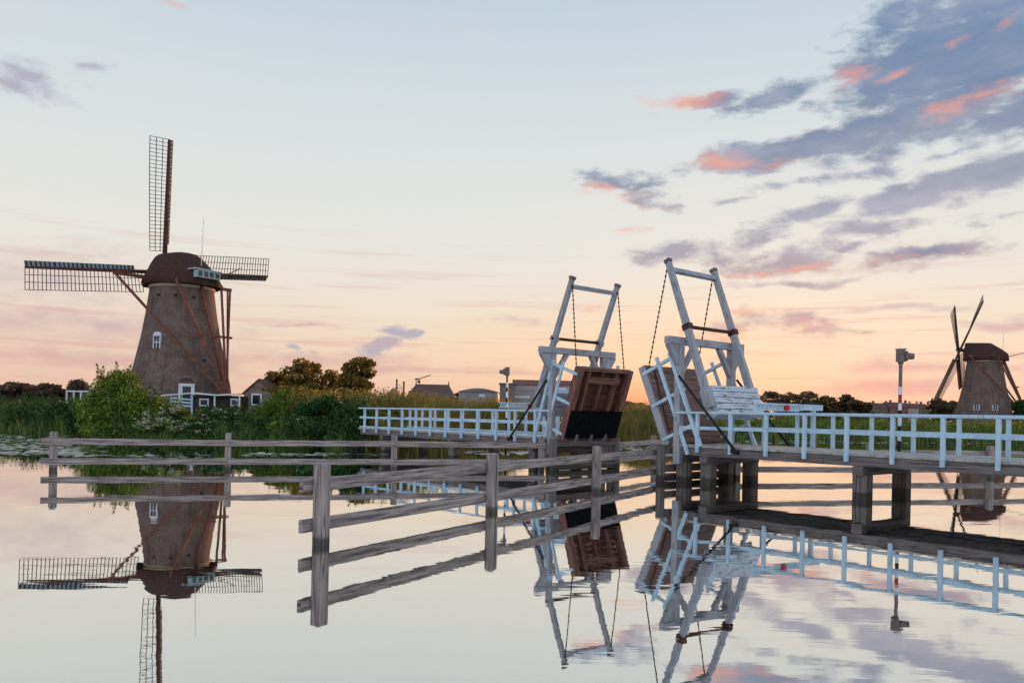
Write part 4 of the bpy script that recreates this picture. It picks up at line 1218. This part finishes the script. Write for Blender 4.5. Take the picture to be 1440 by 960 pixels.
    pink = [(945, 140, 85, 17, -3, 1), (1205, 108, 36, 17, 5, .95), (1278, 100, 30, 7, 15, .9), (1375, 146, 110, 18, 9, 1), (1402, 25, 26, 13, 10, 1), (1340, 50, 40, 12, 25, .6), (1005, 226, 60, 14, 0, 1), (1110, 224, 46, 9, 0, .9), (1120, 371, 75, 11, 9, 1), (1050, 385, 60, 8, 0, .7),
            (890, 318, 30, 6, 0, .8), (865, 278, 60, 16, -12, .9), (1040, 470, 100, 13, 0, .85), (1060, 440, 70, 8, 0, .8), (758, 413, 26, 5, 0, .8), (790, 432, 60, 8, 0, .5), (1250, 372, 80, 7, 6, .6), (240, 3, 30, 8, 0, .7), (60, 125, 50, 12, -8, .5), (1290, 447, 60, 4, 0, .7)]
    fd, fp_, fs = field(AW, dark), field(AW, pink), field(AW, soft)
    fc = field(AW, crisp)
    ddn = b.rng(b.math('ADD', b.math('MULTIPLY', fd, 1.7), b.math('MULTIPLY', fz, .72)), .50, 1.25)
    ddn = b.math('MULTIPLY', ddn, b.rng(fd, .0, .25))
    ccn = b.rng(b.math('ADD', fc, b.math('MULTIPLY', fz, .5)), .40, .8)
    ssn = b.math('MULTIPLY', b.rng(b.math('ADD', fs, b.math('MULTIPLY', fz, .35)), .15, .85), .9)
    ppn = b.math('MULTIPLY', b.rng(b.math('ADD', fp_, b.math('MULTIPLY', fz, .8)), .34, 1.3), b.rng(fp_, 0, .4))
    # colours: slate blue high up, mauve near the horizon
    cc = b.ramp(b.math('DIVIDE', b.math('MAXIMUM', q, 0), .6), [(0, lin(205, 160, 158)), (.2, lin(188, 168, 174)), (.4, lin(144, 152, 174)), (.6, lin(112, 136, 168)), (1, lin(112, 142, 180))])
    lo = b.noise(b.mapping(AQ, (7, 15, 1), (4, 9, 0)), 1.0, 6, .6)
    cc = b.mix(b.rng(lo, .44, .7, 0, .65), cc, lin(172, 178, 196))
    cc = b.mix(b.rng(lo, .46, .28, 0, .7), cc, lin(98, 120, 156))
    pk = b.ramp(b.math('DIVIDE', b.math('MAXIMUM', q, 0), .6), [(0, lin(246, 172, 140)), (.4, lin(244, 168, 142)), (.8, lin(242, 160, 146)), (1, lin(240, 156, 152))])
    cc = b.mix(b.rng(az, .0, -.35, 0, .8), cc, lin(190, 184, 200))
    col = b.mix(ssn, base, b.ramp(b.math('DIVIDE', b.math('MAXIMUM', q, 0), .3), [(0, lin(222, 170, 154)), (.4, lin(204, 184, 186)), (1, lin(212, 204, 208))]))
    col = b.mix(b.math('MULTIPLY', ddn, .95), col, cc)
    col = b.mix(b.math('MULTIPLY', ccn, .85), col, lin(166, 170, 190))
    col = b.mix(b.math('MULTIPLY', ppn, .72), col, pk)
    # thin horizontal streaks near the horizon
    st = b.noise(b.mapping(AQ, (3.2, 70, 1), (1, 2, 0)), 1.0, 5, .6)
    sm = b.math('MULTIPLY', b.rng(st, .52, .68), b.math('MULTIPLY', b.rng(q, .01, .04), b.rng(q, .26, .10)))
    col = b.mix(b.math('MULTIPLY', sm, .5), col, lin(216, 168, 166))
    # faint high veils
    vl = b.noise(b.mapping(AQ, (2.5, 9, 1), (7, 1, 0)), 1.0, 6, .6)
    col = b.mix(b.math('MULTIPLY', b.rng(vl, .5, .75), .22), col, lin(226, 216, 216))
    # NISHITA dusk sky adds its own physical glow
    sky = b.n('ShaderNodeTexSky', sky_type='NISHITA'); sky.sun_disc = False
    sky.sun_elevation = SUN_EL; sky.sun_rotation = SUN_AZ
    sky.air_density = 1.2; sky.dust_density = 1.5
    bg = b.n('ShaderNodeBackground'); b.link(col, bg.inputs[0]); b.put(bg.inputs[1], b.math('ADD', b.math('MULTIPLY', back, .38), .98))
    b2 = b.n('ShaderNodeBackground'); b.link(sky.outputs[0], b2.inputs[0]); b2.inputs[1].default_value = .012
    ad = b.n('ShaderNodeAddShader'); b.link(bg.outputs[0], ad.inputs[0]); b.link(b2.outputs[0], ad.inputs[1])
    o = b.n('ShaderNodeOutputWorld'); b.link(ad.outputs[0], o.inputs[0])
make_world()
sc.world.cycles.sampling_method = 'MANUAL'; sc.world.cycles.sample_map_resolution = 256

sun = bpy.data.lights.new('sun', 'SUN'); sun.energy = 4.0; sun.angle = R(2.0); sun.color = (1.0, .42, .16)
so = bpy.data.objects.new('sun', sun); COL.objects.link(so)
dirv = Vector((-math.sin(SUN_AZ) * math.cos(SUN_EL), -math.cos(SUN_AZ) * math.cos(SUN_EL), -math.sin(SUN_EL)))
so.rotation_euler = dirv.to_track_quat('-Z', 'Y').to_euler(); so.location = (20, 100, 40)

cam = bpy.data.cameras.new('camera'); co = bpy.data.objects.new('camera', cam); COL.objects.link(co)
cam.sensor_width = 36; cam.lens = F / 1440 * 36; cam.shift_y = (HY - 480) / 1440
cam.clip_end = 20000; cam.clip_start = .05
co.matrix_world = Matrix.Translation((0, 0, CAMZ)) @ Matrix.Rotation(R(90), 4, 'X') @ Matrix.Rotation(ROLL, 4, 'Z')
sc.camera = co
sc.view_settings.view_transform = 'Standard'
try: sc.view_settings.look = 'None'
except Exception: pass
sc.view_settings.gamma = 1; sc.view_settings.exposure = 0
sc.cycles.max_bounces = 6; sc.cycles.use_denoising = True
sc.cycles.use_adaptive_sampling = True; sc.cycles.adaptive_threshold = .03; sc.cycles.adaptive_min_samples = 8
